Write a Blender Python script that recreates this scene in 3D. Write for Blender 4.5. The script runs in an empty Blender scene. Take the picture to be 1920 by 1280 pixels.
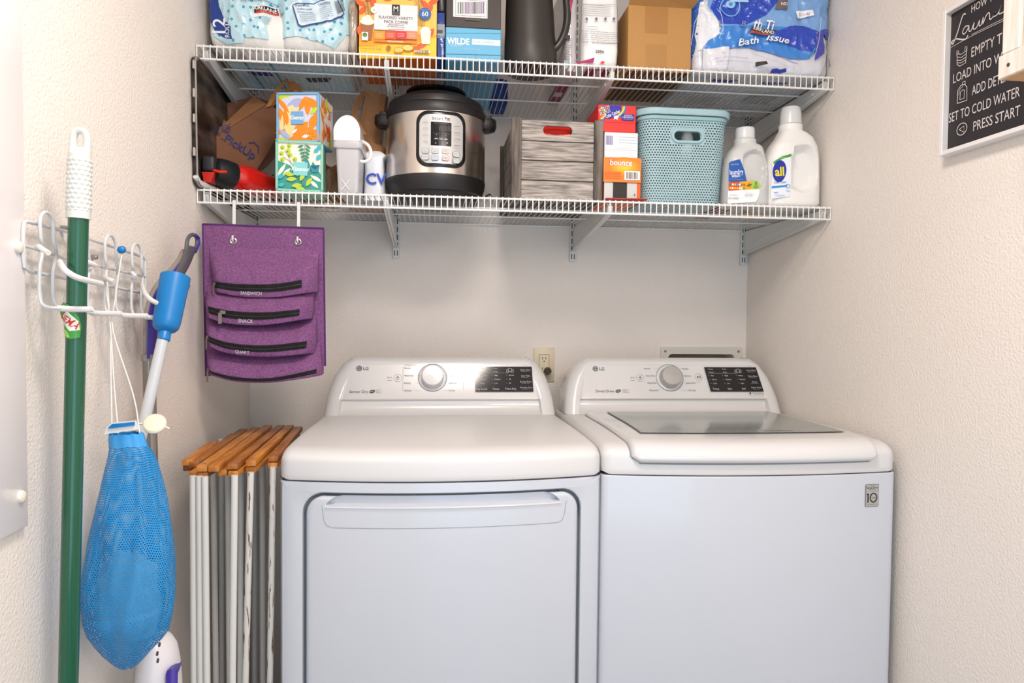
import bpy, bmesh, math, random
from mathutils import Vector as V, Matrix, noise
random.seed(7)
PI = math.pi
SC = bpy.context.scene
COL = SC.collection
# ------------------------------------------------------------------ camera, world, lights, exposure
CAMP = V((0.58484, -2.34659, 1.25757))
CR = V((0.99378, -0.11091, 0.01010)); CU = V((-0.00641, 0.03365, 0.99941)); CF = V((0.11118, 0.99326, -0.03273))
FPX = 1323.16
cd = bpy.data.cameras.new('camera'); cam = bpy.data.objects.new('camera', cd); COL.objects.link(cam)
cd.sensor_width = 36; cd.lens = FPX/1920*36; cd.clip_start = .05
m_ = Matrix((CR, CU, -CF)).transposed().to_4x4(); m_.translation = CAMP
cam.matrix_world = m_
SC.camera = cam
w_ = bpy.data.worlds.new('world'); SC.world = w_; w_.use_nodes = True
w_.node_tree.nodes['Background'].inputs[0].default_value = (.62, .80, 1, 1)
w_.node_tree.nodes['Background'].inputs[1].default_value = 1.0
def area(name, loc, target, sx, sy, power, col, spread=PI):
    l = bpy.data.lights.new(name, 'AREA'); l.shape = 'RECTANGLE'; l.size = sx; l.size_y = sy
    l.energy = power; l.color = col; l.spread = spread
    o = bpy.data.objects.new(name, l); COL.objects.link(o); o.location = loc
    o.rotation_euler = (V(target)-V(loc)).to_track_quat('-Z', 'Y').to_euler(); return o
area('ceiling_light_panel', (.70, -1.72, 2.40), (.75, -1.60, 0), .40, .34, 24, (1, .885, .81))
area('daylight_opening', (.95, -3.3, .85), (.9, 0, .75), 1.3, 1.5, 14, (.60, .79, 1))
area('room_lamp_glow', (1.3, -3.0, 2.15), (.6, 0, 1.5), .6, .4, 13, (1, .875, .80))
vs = SC.view_settings
vs.view_transform = 'Standard'; vs.look = 'None'; vs.gamma = 1; vs.use_curve_mapping = False; vs.exposure = -0.17
# ------------------------------------------------------------------ helpers
def at(px, py, Y):
    d = CF + CR*((px-960)/FPX) - CU*((py-640)/FPX)
    return CAMP + d*((Y-CAMP.y)/d.y)
def atX(px, py, X):
    d = CF + CR*((px-960)/FPX) - CU*((py-640)/FPX)
    return CAMP + d*((X-CAMP.x)/d.x)
def lin(h):
    if isinstance(h, str):
        h = h.lstrip('#'); c = [int(h[i:i+2], 16)/255 for i in (0, 2, 4)]
        return tuple(x/12.92 if x <= .04045 else ((x+.055)/1.055)**2.4 for x in c)
    return tuple(h)
MC = {}
def mat(col, rough=.5, metal=0, name=None, **kw):
    key = (col, rough, metal, name, tuple(sorted(kw.items())))
    if key in MC: return MC[key]
    m = bpy.data.materials.new(name or 'paint_%s' % str(col).lstrip('#')); m.use_nodes = True
    b = m.node_tree.nodes['Principled BSDF']
    b.inputs['Base Color'].default_value = (*lin(col), 1)
    b.inputs['Roughness'].default_value = rough; b.inputs['Metallic'].default_value = metal
    for k, v in kw.items():
        if k == 'bump': continue
        b.inputs[k.replace('_', ' ')].default_value = v
    MC[key] = m
    if 'bump' in kw: add_bump(m, *kw['bump'])
    return m
def add_bump(m, scale, strength, dist=.002, detail=3, stretch=(1, 1, 1)):
    nt = m.node_tree; b = nt.nodes['Principled BSDF']
    tc = nt.nodes.new('ShaderNodeTexCoord'); mp = nt.nodes.new('ShaderNodeMapping')
    nz = nt.nodes.new('ShaderNodeTexNoise'); bp = nt.nodes.new('ShaderNodeBump')
    nt.links.new(tc.outputs['Object'], mp.inputs[0]); nt.links.new(mp.outputs[0], nz.inputs[0])
    mp.inputs['Scale'].default_value = stretch
    nz.inputs['Scale'].default_value = scale; nz.inputs['Detail'].default_value = detail
    bp.inputs['Strength'].default_value = strength; bp.inputs['Distance'].default_value = dist
    nt.links.new(nz.outputs[0], bp.inputs['Height']); nt.links.new(bp.outputs[0], b.inputs['Normal'])
    return nz
def noise_color(m, c1, c2, scale, detail=4, stretch=(1, 1, 1), lo=.35, hi=.65):
    nt = m.node_tree; b = nt.nodes['Principled BSDF']
    tc = nt.nodes.new('ShaderNodeTexCoord'); mp = nt.nodes.new('ShaderNodeMapping')
    nz = nt.nodes.new('ShaderNodeTexNoise'); cr = nt.nodes.new('ShaderNodeValToRGB')
    nt.links.new(tc.outputs['Object'], mp.inputs[0]); nt.links.new(mp.outputs[0], nz.inputs[0])
    mp.inputs['Scale'].default_value = stretch
    nz.inputs['Scale'].default_value = scale; nz.inputs['Detail'].default_value = detail
    cr.color_ramp.elements[0].position = lo; cr.color_ramp.elements[1].position = hi
    cr.color_ramp.elements[0].color = (*lin(c1), 1); cr.color_ramp.elements[1].color = (*lin(c2), 1)
    nt.links.new(nz.outputs[0], cr.inputs[0]); nt.links.new(cr.outputs[0], b.inputs['Base Color'])
def thing(name, label, cat, loc, group=None):
    o = bpy.data.objects.new(name, None); COL.objects.link(o); o.location = loc
    o['label'] = label; o['category'] = cat
    o.empty_display_size = .05
    if group: o['group'] = group
    return o
def wloc(o):
    p = V((0, 0, 0))
    while o is not None: p += o.location; o = o.parent
    return p
class MB:
    def __init__(s): s.v = []; s.f = []; s.mi = []; s.uv = None; s.uvs = []
    def add(s, vs, fs, mi=0, uvs=None):
        n = len(s.v); s.v += [V(p) for p in vs]; s.f += [tuple(i+n for i in f) for f in fs]; s.mi += [mi]*len(fs)
        s.uvs += (uvs if uvs else [(0, 0)]*len(vs)); return s
    def box(s, a, b, mi=0):
        x0, y0, z0 = a; x1, y1, z1 = b
        vs = [(x, y, z) for z in (z0, z1) for y in (y0, y1) for x in (x0, x1)]
        return s.add(vs, [(0, 2, 3, 1), (4, 5, 7, 6), (0, 1, 5, 4), (2, 6, 7, 3), (0, 4, 6, 2), (1, 3, 7, 5)], mi)
    def rbox(s, a, b, r=.003, seg=2, mi=0, M=None):
        bm = bmesh.new(); bmesh.ops.create_cube(bm, size=1)
        a = V(a); b = V(b)
        for v in bm.verts: v.co = V(((a.x+b.x)/2+v.co.x*(b.x-a.x), (a.y+b.y)/2+v.co.y*(b.y-a.y), (a.z+b.z)/2+v.co.z*(b.z-a.z)))
        bmesh.ops.bevel(bm, geom=bm.edges[:], offset=r, segments=seg, affect='EDGES', profile=.5)
        if M: bm.transform(M)
        s.bm(bm, mi); return s
    def bm(s, bm, mi=0):
        bm.verts.index_update()
        s.add([v.co.copy() for v in bm.verts], [tuple(v.index for v in f.verts) for f in bm.faces], mi); bm.free()
    def tube(s, pts, r, n=8, closed=False, mi=0, cap=True, rf=None):
        pts = [V(p) for p in pts]; N = len(pts); rings = []
        t0 = None; nx = None
        for i, p in enumerate(pts):
            if closed: t = (pts[(i+1) % N]-pts[i-1])
            else: t = (pts[min(i+1, N-1)]-pts[max(i-1, 0)])
            t.normalize()
            if nx is None:
                up = V((0, 0, 1)) if abs(t.z) < .9 else V((1, 0, 0))
                nx = up.cross(t).normalized()
            else:
                nx = (nx - t*nx.dot(t)).normalized()
            ny = t.cross(nx); rr = r*(rf(i/(N-1)) if rf else 1)
            rings.append([p+(nx*math.cos(2*PI*k/n)+ny*math.sin(2*PI*k/n))*rr for k in range(n)])
        s.loft(rings, mi=mi, wrap=closed, cap=cap and not closed); return s
    def loft(s, rings, mi=0, wrap=False, cap=True, closed=True, capmi=None):
        n = len(rings[0]); vs = [p for r in rings for p in r]; fs = []; N = len(rings)
        for i in range(N if wrap else N-1):
            j = (i+1) % N
            for k in range(n if closed else n-1):
                l = (k+1) % n
                fs.append((i*n+k, i*n+l, j*n+l, j*n+k))
        s.add(vs, fs, mi)
        if cap and not wrap:
            b = len(s.v)-len(vs)
            s.f.append(tuple(b+k for k in reversed(range(n)))); s.f.append(tuple(b+(N-1)*n+k for k in range(n)))
            s.mi += [mi if capmi is None else capmi]*2
        return s
    def lathe(s, prof, c=(0, 0, 0), n=32, mi=0, M=None, cap=True, rf=None):
        c = V(c); rings = []
        for r, z in prof:
            ring = []
            for k in range(n):
                a = 2*PI*k/n; rr = r*(rf(a, z) if rf else 1)
                p = V((rr*math.cos(a), rr*math.sin(a), z))
                ring.append(c+(M@p if M else p))
            rings.append(ring)
        return s.loft(rings, mi=mi, cap=cap)
    def grid(s, fn, nu, nv, mi=0, us=None, vs_=None, flip=False):
        us = us or [i/nu for i in range(nu+1)]; vs_ = vs_ or [j/nv for j in range(nv+1)]
        nu = len(us)-1; nv = len(vs_)-1
        P = []; UV = []
        for v in vs_:
            for u in us: P.append(fn(u, v)); UV.append((u, v))
        F = []
        for j in range(nv):
            for i in range(nu):
                q = (j*(nu+1)+i, j*(nu+1)+i+1, (j+1)*(nu+1)+i+1, (j+1)*(nu+1)+i)
                F.append(q[::-1] if flip else q)
        return s.add(P, F, mi, UV)
    def prism(s, poly, d, mi=0):
        d = V(d); poly = [V(p) for p in poly]; n = len(poly)
        return s.loft([poly, [p+d for p in poly]], mi=mi)
    def build(s, name, mats, parent=None, smooth=35, sub=None, **props):
        me = bpy.data.meshes.new(name); off = wloc(parent) if parent else V((0, 0, 0))
        me.from_pydata([tuple(p-off) for p in s.v], [], s.f)
        if not isinstance(mats, (list, tuple)): mats = [mats]
        for m in mats: me.materials.append(m)
        if len(mats) > 1: me.polygons.foreach_set('material_index', s.mi)
        if any(u != (0, 0) for u in s.uvs):
            ul = me.uv_layers.new(name='UVMap')
            for l in me.loops: ul.data[l.index].uv = s.uvs[l.vertex_index]
        me.validate(); me.update()
        bm = bmesh.new(); bm.from_mesh(me)
        if getattr(s, 'merge', None): bmesh.ops.remove_doubles(bm, verts=bm.verts, dist=s.merge)
        if not getattr(s, 'nonorm', False): bmesh.ops.recalc_face_normals(bm, faces=bm.faces)
        bm.to_mesh(me); bm.free()
        if smooth:
            me.polygons.foreach_set('use_smooth', [True]*len(me.polygons)); me.set_sharp_from_angle(angle=math.radians(smooth))
        o = bpy.data.objects.new(name, me); COL.objects.link(o)
        if parent: o.parent = parent
        if sub:
            md = o.modifiers.new('s', 'SUBSURF'); md.levels = sub; md.render_levels = sub
        for k, v in props.items(): o[k] = v
        return o
def tag(o, label, cat, group=None):
    o['label'] = label; o['category'] = cat
    if group: o['group'] = group
    return o
def struct(o): o['kind'] = 'structure'; return o
def apply_mods(o):
    dg = bpy.context.evaluated_depsgraph_get(); me = bpy.data.meshes.new_from_object(o.evaluated_get(dg))
    o.modifiers.clear(); o.data = me
def cut(o, mb):
    c = mb.build('cutter', mat('#888888')); 
    md = o.modifiers.new('b', 'BOOLEAN'); md.object = c; md.operation = 'DIFFERENCE'; md.solver = 'EXACT'
    bpy.context.view_layer.update(); apply_mods(o)
    cm = c.data; bpy.data.objects.remove(c); bpy.data.meshes.remove(cm)
def copy_tree(o, parent=None):
    c = o.copy(); COL.objects.link(c); c.parent = parent
    for ch in list(o.children): copy_tree(ch, c)
    return c
def smooth_path(pts, k=6, closed=False):
    pts = [V(p) for p in pts]; N = len(pts); out = []
    rng = N if closed else N-1
    for i in range(rng):
        p0 = pts[i-1] if (closed or i > 0) else pts[0]*2-pts[1]
        p1 = pts[i]; p2 = pts[(i+1) % N]
        p3 = pts[(i+2) % N] if (closed or i+2 < N) else pts[-1]*2-pts[-2]
        for j in range(k):
            t = j/k
            out.append(.5*((2*p1)+(p2-p0)*t+(2*p0-5*p1+4*p2-p3)*t*t+(3*p1-p0-3*p2+p3)*t**3))
    if not closed: out.append(pts[-1])
    return out
TXT = {}
def text_mesh(s, shear=0, bold=0):
    k = (s, shear, bold)
    if k in TXT: return TXT[k]
    c = bpy.data.curves.new('t', 'FONT'); c.body = s; c.shear = shear; c.offset = bold; c.resolution_u = 3
    o = bpy.data.objects.new('t', c); me = bpy.data.meshes.new_from_object(o)
    r = ([(v.co.x, v.co.y) for v in me.vertices], [tuple(p.vertices) for p in me.polygons])
    bpy.data.objects.remove(o); bpy.data.curves.remove(c); bpy.data.meshes.remove(me)
    TXT[k] = r; return r
class Print:
    """flat print (ink or paper) lying on a face; x,y run 0..1 over the face"""
    def __init__(s, mapf, w, h, base=.0004, fine=None):
        s.m = mapf; s.w = w; s.h = h; s.off = base; s.mats = []; s.v = []; s.f = []; s.mi = []; s.fine = fine; s.inc = .00012
    def _mi(s, col, **kw):
        m = col if isinstance(col, bpy.types.Material) else mat(col, kw.get('rough', .55), kw.get('metal', 0))
        if m not in s.mats: s.mats.append(m)
        return s.mats.index(m)
    def put(s, P, F, col, up=True, **kw):
        if up: s.off += s.inc
        if s.fine:
            bm = bmesh.new(); vv = [bm.verts.new((p[0]*s.w, p[1]*s.h, 0)) for p in P]
            for f in F:
                try: bm.faces.new([vv[i] for i in f])
                except ValueError: pass
            for _ in range(7):
                bmesh.ops.triangulate(bm, faces=[f for f in bm.faces if len(f.verts) > 3])
                es = [e for e in bm.edges if e.calc_length() > s.fine]
                if not es: break
                bmesh.ops.subdivide_edges(bm, edges=es, cuts=1)
            bmesh.ops.triangulate(bm, faces=bm.faces); bm.verts.index_update()
            P = [(v.co.x/s.w, v.co.y/s.h) for v in bm.verts]; F = [tuple(v.index for v in f.verts) for f in bm.faces]; bm.free()
        n = len(s.v); mi = s._mi(col, **kw)
        for x, y in P:
            p, nn = s.m(x, y); s.v.append(p+nn*s.off)
        s.f += [tuple(i+n for i in f) for f in F]; s.mi += [mi]*len(F); return s
    def poly(s, pts, col, **kw): return s.put(pts, [tuple(range(len(pts)))], col, **kw)
    def rect(s, x0, y0, x1, y1, col, r=0, **kw):
        if r:
            rx = r/s.w; ry = r/s.h; pts = []
            for cx, cy, a in ((x1-rx, y1-ry, 0), (x0+rx, y1-ry, 90), (x0+rx, y0+ry, 180), (x1-rx, y0+ry, 270)):
                for k in range(5):
                    t = math.radians(a+k*22.5); pts.append((cx+rx*math.cos(t), cy+ry*math.sin(t)))
            return s.poly(pts, col, **kw)
        return s.poly([(x0, y0), (x1, y0), (x1, y1), (x0, y1)], col, **kw)
    def frame(s, x0, y0, x1, y1, t, col, **kw):
        tx = t/s.w; ty = t/s.h
        for q in ((x0, y0, x1, y0+ty), (x0, y1-ty, x1, y1), (x0, y0, x0+tx, y1), (x1-tx, y0, x1, y1)): s.rect(*q, col, up=False, **kw)
        return s
    def ell(s, cx, cy, rx, ry, col, n=28, rot=0, **kw):
        # rx, ry in metres
        pts = []
        for k in range(n):
            a = 2*PI*k/n; x = rx*math.cos(a); y = ry*math.sin(a)
            pts.append((cx+(x*math.cos(rot)-y*math.sin(rot))/s.w, cy+(x*math.sin(rot)+y*math.cos(rot))/s.h))
        return s.poly(pts, col, **kw)
    def ring(s, cx, cy, r, t, col, n=28, ry=None, **kw):
        ry = ry or r; P = []; F = []
        for k in range(n):
            a = 2*PI*k/n
            P.append((cx+r*math.cos(a)/s.w, cy+ry*math.sin(a)/s.h)); P.append((cx+(r-t)*math.cos(a)/s.w, cy+(ry-t)*math.sin(a)/s.h))
        for k in range(n):
            l = (k+1) % n; F.append((2*k, 2*l, 2*l+1, 2*k+1))
        return s.put(P, F, col, **kw)
    def leaf(s, cx, cy, L, wd, rot, col, **kw):
        pts = []
        for sg in (1, -1):
            for k in range(7):
                t = k/7 if sg > 0 else 1-k/7
                x = (t-.5)*L; y = sg*wd/2*math.sin(PI*t)
                pts.append((cx+(x*math.cos(rot)-y*math.sin(rot))/s.w, cy+(x*math.sin(rot)+y*math.cos(rot))/s.h))
        return s.poly(pts, col, **kw)
    def text(s, t, x, y, size, col, rot=0, shear=0, bold=0, align='C', sx=1, width=None, **kw):
        # size: letter height in metres; width: fit to this width in metres
        vs_, fs = text_mesh(t, shear, bold)
        if not vs_: return s
        x0 = min(p[0] for p in vs_); x1 = max(p[0] for p in vs_); y0 = min(p[1] for p in vs_); y1 = max(p[1] for p in vs_)
        k = size/.73
        if width: sx = width/((x1-x0)*k)
        cx = {'C': (x0+x1)/2, 'L': x0, 'R': x1}[align]
        P = []
        for a, b in vs_:
            a = (a-cx)*k*sx; b = (b-.36)*k
            P.append((x+(a*math.cos(rot)-b*math.sin(rot))/s.w, y+(a*math.sin(rot)+b*math.cos(rot))/s.h))
        return s.put(P, fs, col, **kw)
    def line(s, pts, t, col, **kw):
        P = []; n = len(pts)
        for i, p in enumerate(pts):
            a = pts[max(i-1, 0)]; b = pts[min(i+1, n-1)]
            dx = (b[0]-a[0])*s.w; dy = (b[1]-a[1])*s.h; L = math.hypot(dx, dy) or 1
            ox = -dy/L*t/2/s.w; oy = dx/L*t/2/s.h
            P += [(p[0]+ox, p[1]+oy), (p[0]-ox, p[1]-oy)]
        return s.put(P, [(2*i, 2*i+1, 2*i+3, 2*i+2) for i in range(n-1)], col, **kw)
    def bars(s, x0, y0, x1, y1, col='#222222', seed=1, n=22):
        rr = random.Random(seed); x = x0; s.off += .00012
        st = (x1-x0)/n
        while x < x1:
            w = st*rr.choice((.3, .5, .8)); s.rect(x, y0, min(x+w, x1), y1, col, up=False); x += w+st*rr.choice((.4, .6))
        return s
    def scribble(s, x0, y0, x1, y1, n, col, t=.0006, seed=2):
        # rows of print too small to read, as short word-length strokes
        rr = random.Random(seed); s.off += .00012
        for i in range(n):
            y = y1-(i+.5)*(y1-y0)/n; x = x0
            while x < x1-.01:
                w = rr.uniform(.04, .12)*(x1-x0); e = min(x+w, x1)
                s.rect(x, y-t/s.h/2, e, y+t/s.h/2, col, up=False); x = e+.012*(x1-x0)
        return s
    def build(s, name, parent, **props):
        mb = MB(); mb.v = s.v; mb.f = s.f; mb.mi = s.mi; mb.uvs = [(0, 0)]*len(s.v); mb.nonorm = True
        return mb.build(name, s.mats, parent, smooth=None, **props)
def plane_map(o, u, v):
    """o corner, u and v full edge vectors"""
    o = V(o); u = V(u); v = V(v); n = u.cross(v).normalized()
    return (lambda x, y: (o+u*x+v*y, n)), u.length, v.length
def box_print(x0, x1, z0, z1, Y):
    m, w, h = plane_map((x0, Y, z0), (x1-x0, 0, 0), (0, 0, z1-z0)); return Print(m, w, h)
# ------------------------------------------------------------------ room shell
W = 1.6655
wallm = mat('#eee7df', .85, name='orange_peel_wall_paint', bump=(185, .6, .003, 3))
def wallbox(name, boxes):
    mb = MB()
    for a, b in boxes: mb.box(a, b)
    return struct(mb.build(name, wallm, smooth=None))
wallbox('wall_left', [((-.1, -3.4, 0), (0, .1, 2.44))])
wallbox('wall_right', [((W, -3.4, 0), (W+.1, .1, 2.44))])
NX0, NX1, NZ0, NZ1 = 1.385, 1.622, .96, 1.141
wallbox('wall_back', [((0, 0, 0), (NX0, .1, 2.44)), ((NX1, 0, 0), (W, .1, 2.44)), ((NX0, 0, 0), (NX1, .1, NZ0)), ((NX0, 0, NZ1), (NX1, .1, 2.44)), ((NX0, .085, NZ0), (NX1, .1, NZ1))])
wallbox('wall_front', [((0, -3.5, 0), (.25, -3.4, 2.44)), ((1.55, -3.5, 0), (W, -3.4, 2.44)), ((.25, -3.5, 2.05), (1.55, -3.4, 2.44))])
struct(MB().box((-.1, -3.5, -.1), (W+.1, .1, 0)).build('floor', mat('#8f8a83', .5, name='vinyl_floor', bump=(30, .1)), smooth=None))
struct(MB().box((-.1, -3.5, 2.44), (W+.1, .1, 2.54)).build('ceiling', mat('#e6e0d8', .9, name='ceiling_paint'), smooth=None))
# ------------------------------------------------------------------ wire shelves, standards and brackets
whitewire = mat('#eeeeec', .35, name='white_vinyl_coating'); greywire = mat('#dcdedc', .45, name='white_bracket_enamel')
SD = .5143; ZU = 1.9219; ZL = 1.5707; LIP = .0344
def wire_shelf(Z, label):
    t = thing('wire_shelf', label, 'shelf', (W/2, -SD/2, Z), 'wire shelves on the back wall')
    wm = None; n = 105; st = (W-.008)/n
    for i in range(n+1):
        if wm is None:
            o = MB().tube([(.004, -.006, Z), (.004, -SD-.001, Z), (.004, -SD-.003, Z-.003), (.004, -SD-.003, Z-LIP-.002)], .00145, 6).build('wire', whitewire, t, 60); wm = o
        else:
            o = wm.copy(); COL.objects.link(o); o.parent = t; o.location.x = i*st
    for y, z, r in ((-SD, Z-.0035, .0027), (-SD, Z-LIP, .0028), (-.3564, Z-.0045, .0026), (-.1955, Z-.0045, .0026), (-.008, Z-.0045, .0028)):
        MB().tube([(.003, y, z), (W-.003, y, z)], r, 8).build('rail', whitewire, t)
    return t
wire_shelf(ZU, 'upper white wire shelf holding tissue packs, boxes and bags')
wire_shelf(ZL, 'lower white wire shelf holding the pressure cooker, crate and detergents')
POS = ['at the left wall', 'left of the pressure cooker', 'right of the wooden crate', 'at the right wall']
XB = [.022, .463, 1.049, 1.646]
slotm = mat('#3a3a38', .8)
for x, wd in zip(XB, POS):
    t = thing('shelf_standard', 'white slotted steel standard on the back wall '+wd, 'wall track', (x, 0, 1.449), 'slotted standards on the back wall')
    mb = MB(); mb.rbox((x-.0105, -.011, 1.449), (x+.0105, -.0005, 2.38), .0015, 1); mb.build('channel', greywire, t)
    z = 1.458
    sm = None
    while z < 2.35:
        for sx in (-.0045, .0045):
            if sm is None: sm = MB().box((x-.0014, -.0116, z), (x+.0014, -.0105, z+.017)).build('slot', slotm, t, None); sm.location.x = sx; z0 = z
            else: o = sm.copy(); COL.objects.link(o); o.parent = t; o.location = (sx, 0, z-z0)
        z += .0255
    for Z, wh in ((ZU, 'upper'), (ZL, 'lower')):
        b = thing('shelf_bracket', 'white triangular bracket under the %s wire shelf %s' % (wh, wd), 'bracket', (x, -.01, Z-.08), 'shelf brackets')
        zt = Z-.008
        pl = [(x-.001, -.012, zt), (x-.001, -.497, zt), (x-.001, -.507, zt-.008), (x-.001, -.500, Z-.034), (x-.001, -.46, Z-.040), (x-.001, -.012, Z-.088)]
        MB().prism(pl, (.002, 0, 0)).build('plate', greywire, b, None)
        MB().loft([[(x-.0065, p[1], p[2]), (x+.0065, p[1], p[2]), (x+.0065, p[1]+.0005, p[2]+.0022), (x-.0065, p[1]+.0005, p[2]+.0022)] for p in (pl[5], pl[4], pl[3], pl[2], pl[1])]).build('flange', greywire, b, None)
        MB().prism([(x-.0035, -.04, Z-.084+.02), (x-.0035, -.44, Z-.047+.018), (x-.0035, -.44, Z-.047+.026), (x-.0035, -.04, Z-.084+.034)], (.0025, 0, 0)).build('rib', greywire, b, None)
# ------------------------------------------------------------------ washer and dryer
enam = mat('#c9ced6', .28, name='white_enamel', Coat_Weight=.4, Coat_Roughness=.08)
plas = mat('#d6d6d6', .22, name='white_glossy_plastic', Coat_Weight=.5, Coat_Roughness=.05)
HW = .343
def us_edges(extra=()):
    a = [0, .0006, .002, .004, .007, .011, .016, .022, .032, .05, .08, .12, .17, .22, .27, .32, HW]
    xs = sorted(set([-HW+q for q in a]+[HW-q for q in a]+list(extra))); return xs
def rnd(d, r): return r-math.sqrt(max(r*r-(r-min(d, r))**2, 0)) if d < r else 0
def machine(name, label, cx, bow, dryer):
    t = thing(name, label, name, (cx, -.5, 0))
    YF = -.84
    def front(x, r=.012): return YF-bow*(1-(x/HW)**2)+rnd(HW-abs(x), r)
    mp = lambda x, z, o=0, r=.012: V((cx+x, front(x, r)-o, z))
    zb, zt, yb = .03, .9145, -.15
    xs = us_edges()
    # --- cabinet: sides, back and front
    def plan(z, ins=0, fo=0): return [V((cx+x*(1-ins/HW), front(x)+ins+fo, z)) for x in xs]+[V((cx+HW-ins, yb-ins, z)), V((cx-HW+ins, yb-ins, z))]
    mb = MB(); fo = .03 if dryer else 0
    mb.loft([plan(zb, .003, fo), plan(zb+.003, 0, fo), plan(zt-.002, 0, fo), plan(zt, .0015, fo)])
    def rr(x0, x1, z0, z1, r, nx=24, nz=14, nc=8):
        P = []
        def arc(cx_, cz_, a0):
            for k in range(nc+1):
                a = math.radians(a0+90*k/nc); P.append((cx_+r*math.cos(a), cz_+r*math.sin(a)))
        arc(x1-r, z0+r, -90)
        for k in range(1, nz): P.append((x1, z0+r+(z1-z0-2*r)*k/nz))
        arc(x1-r, z1-r, 0)
        for k in range(1, nx): P.append((x1-r-(x1-x0-2*r)*k/nx, z1))
        arc(x0+r, z1-r, 90)
        for k in range(1, nz): P.append((x0, z1-r-(z1-z0-2*r)*k/nz))
        arc(x0+r, z0+r, 180)
        for k in range(1, nx): P.append((x0+r+(x1-x0-2*r)*k/nx, z0))
        return P
    if dryer:
        DX0, DX1, DZ0, DZ1 = -.2945, .2965, .20, .8925
        L = []
        for ins, dep in ((0, 0), (.006, 0), (.014, 0), (.02, 0)):
            L.append([mp(x, z) for x, z in rr(-HW+ins, HW-ins, zb+.003+ins, zt-.0005-ins, .001+ins*.4)])
        # side return closing the gap to the set-back cabinet
        L.insert(0, [mp(x, z, -.031) for x, z in rr(-HW, HW, zb+.003, zt-.0005, .001)])
        for ins, dep in ((-.003, 0), (0, -.0015), (.0012, -.006), (.0016, -.012)):
            L.append([mp(x, z, dep) for x, z in rr(DX0+ins, DX1-ins, DZ0+ins, DZ1-ins, .045)])
        mb.loft(L, cap=False)
    mb.build('cabinet', enam, t)
    # --- top deck: profile swept across with rounded edges
    prof = [(0.0015, .9165), (-.001, .918), (-.002, .921), (-.002, .93), (-.002, .945), (-.001, .955)]
    for k in range(1, 13):
        a = PI/2*k/12; prof.append((-.001+.05*(1-math.cos(a)), .955+.0265*math.sin(a)))
    prof += [(.08, .9822), (.15, .983), (.25, .982), (.4, .979), (.5, .977), (.69, .977)]
    np_ = []
    for i, p in enumerate(prof):
        a = prof[max(i-1, 0)]; b = prof[min(i+1, len(prof)-1)]; d = V((b[0]-a[0], b[1]-a[1])).normalized(); np_.append((-d[1], d[0]))
    def deck(x, i, off=0, r=.022):
        y, z = prof[i]; ny, nz = np_[i]; o = rnd(HW-abs(x), r)-off
        w = max(0, 1-y/.35); fy = YF-bow*(1-(x/HW)**2)*w
        return V((cx+x, fy+y-ny*o, z-nz*o))
    mb = MB(); n = len(prof)
    mb.grid(lambda u, v: deck(u, int(round(v))), 1, 1, us=xs, vs_=list(range(n)))
    for sx in (-HW, HW):   # skirts
        a = [deck(sx, i) for i in range(n)]
        mb.loft([a, [V((p.x, min(p.y, -.16) if i > 4 else p.y, .9165)) for i, p in enumerate(a)]], closed=False, cap=False)
    mb.merge = .0001
    mb.build('top_panel', mat('#d6d6d6', .40, name='satin_white_top', Coat_Weight=.15, Coat_Roughness=.2), t, 40)
    MB().loft([plan(.9135, .004, 0), plan(.9175, .004, 0)]).build('seam_gap', mat('#4b4d50', .8), t, None)
    # --- control console
    CP = [(-.316, .976), (-.303, .979), (-.293, .985), (-.285, .996), (-.281, 1.008), (-.281, 1.016), (-.2865, 1.0185), (-.288, 1.021), (-.287, 1.0245), (-.275, 1.055), (-.263, 1.085), (-.2485, 1.120), (-.246, 1.126), (-.241, 1.132), (-.233, 1.1365), (-.222, 1.139), (-.16, 1.137)]
    PP = [(-.316-.0, .976)]
    def hwz(i):
        z = CP[i][1]
        tb = [(.976, .336), (1.02, .331), (1.06, .322), (1.085, .312), (1.105, .301), (1.12, .289), (1.13, .276), (1.137, .262), (1.14, .255)]
        for a, b in zip(tb, tb[1:]):
            if z <= b[0]: return a[1]+(b[1]-a[1])*max(0, (z-a[0]))/(b[0]-a[0])
        return tb[-1][1]
    UI = .862
    def con(u, i):
        i = int(round(i)); y, z = CP[i]; h = hwz(i); au = min(abs(u), 1)
        if au > UI and i < 9:
            yp = -.312+(z-.976)/(1.055-.976)*(-.277+.312)
            k = min(1, (au-UI)/.012); y = y+(yp-y)*k
        o = rnd((1-au)*h, .03) if i < 14 else 0
        x = math.copysign(au*h, u)
        if abs(u) > 1: y = -.16
        else: y = y+o
        return V((cx+x, y, z))
    uu = [0, .1, .2, .3, .4, .5, .6, .7, .8, .85, UI, .868, .874, .89, .905, .92, .935, .95, .965, .978, .988, .995, 1, 1.2]
    uu = [-q for q in reversed(uu[1:])]+uu
    c = MB().grid(con, 1, 1, us=uu, vs_=list(range(len(CP)))).build('control_console', plas, t, 30)
    fu = V((0, -.2485+.287, 1.120-1.0245)); o0 = V((cx-.284, -.287, 1.0245))
    m, w, h = plane_map(o0, (.568, 0, 0), fu); P = Print(m, w, h, .0003)
    X = lambda x: (x+.284)/.568
    Yv = lambda z: (z-1.0245)/(1.120-1.0245)
    gl = '#c6c9ca'; dk = '#3c3c40'; mid = '#8d9094'
    pl = [(.004, .0), (.012, .62), (.02, .78), (.034, .9), (.055, .975), (.085, 1.0), (.915, 1.0), (.945, .975), (.966, .9), (.98, .78), (.988, .62), (.996, 0)]
    P.line(pl, .0012, gl)
    lgx = -.240 if dryer else -.236
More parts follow.
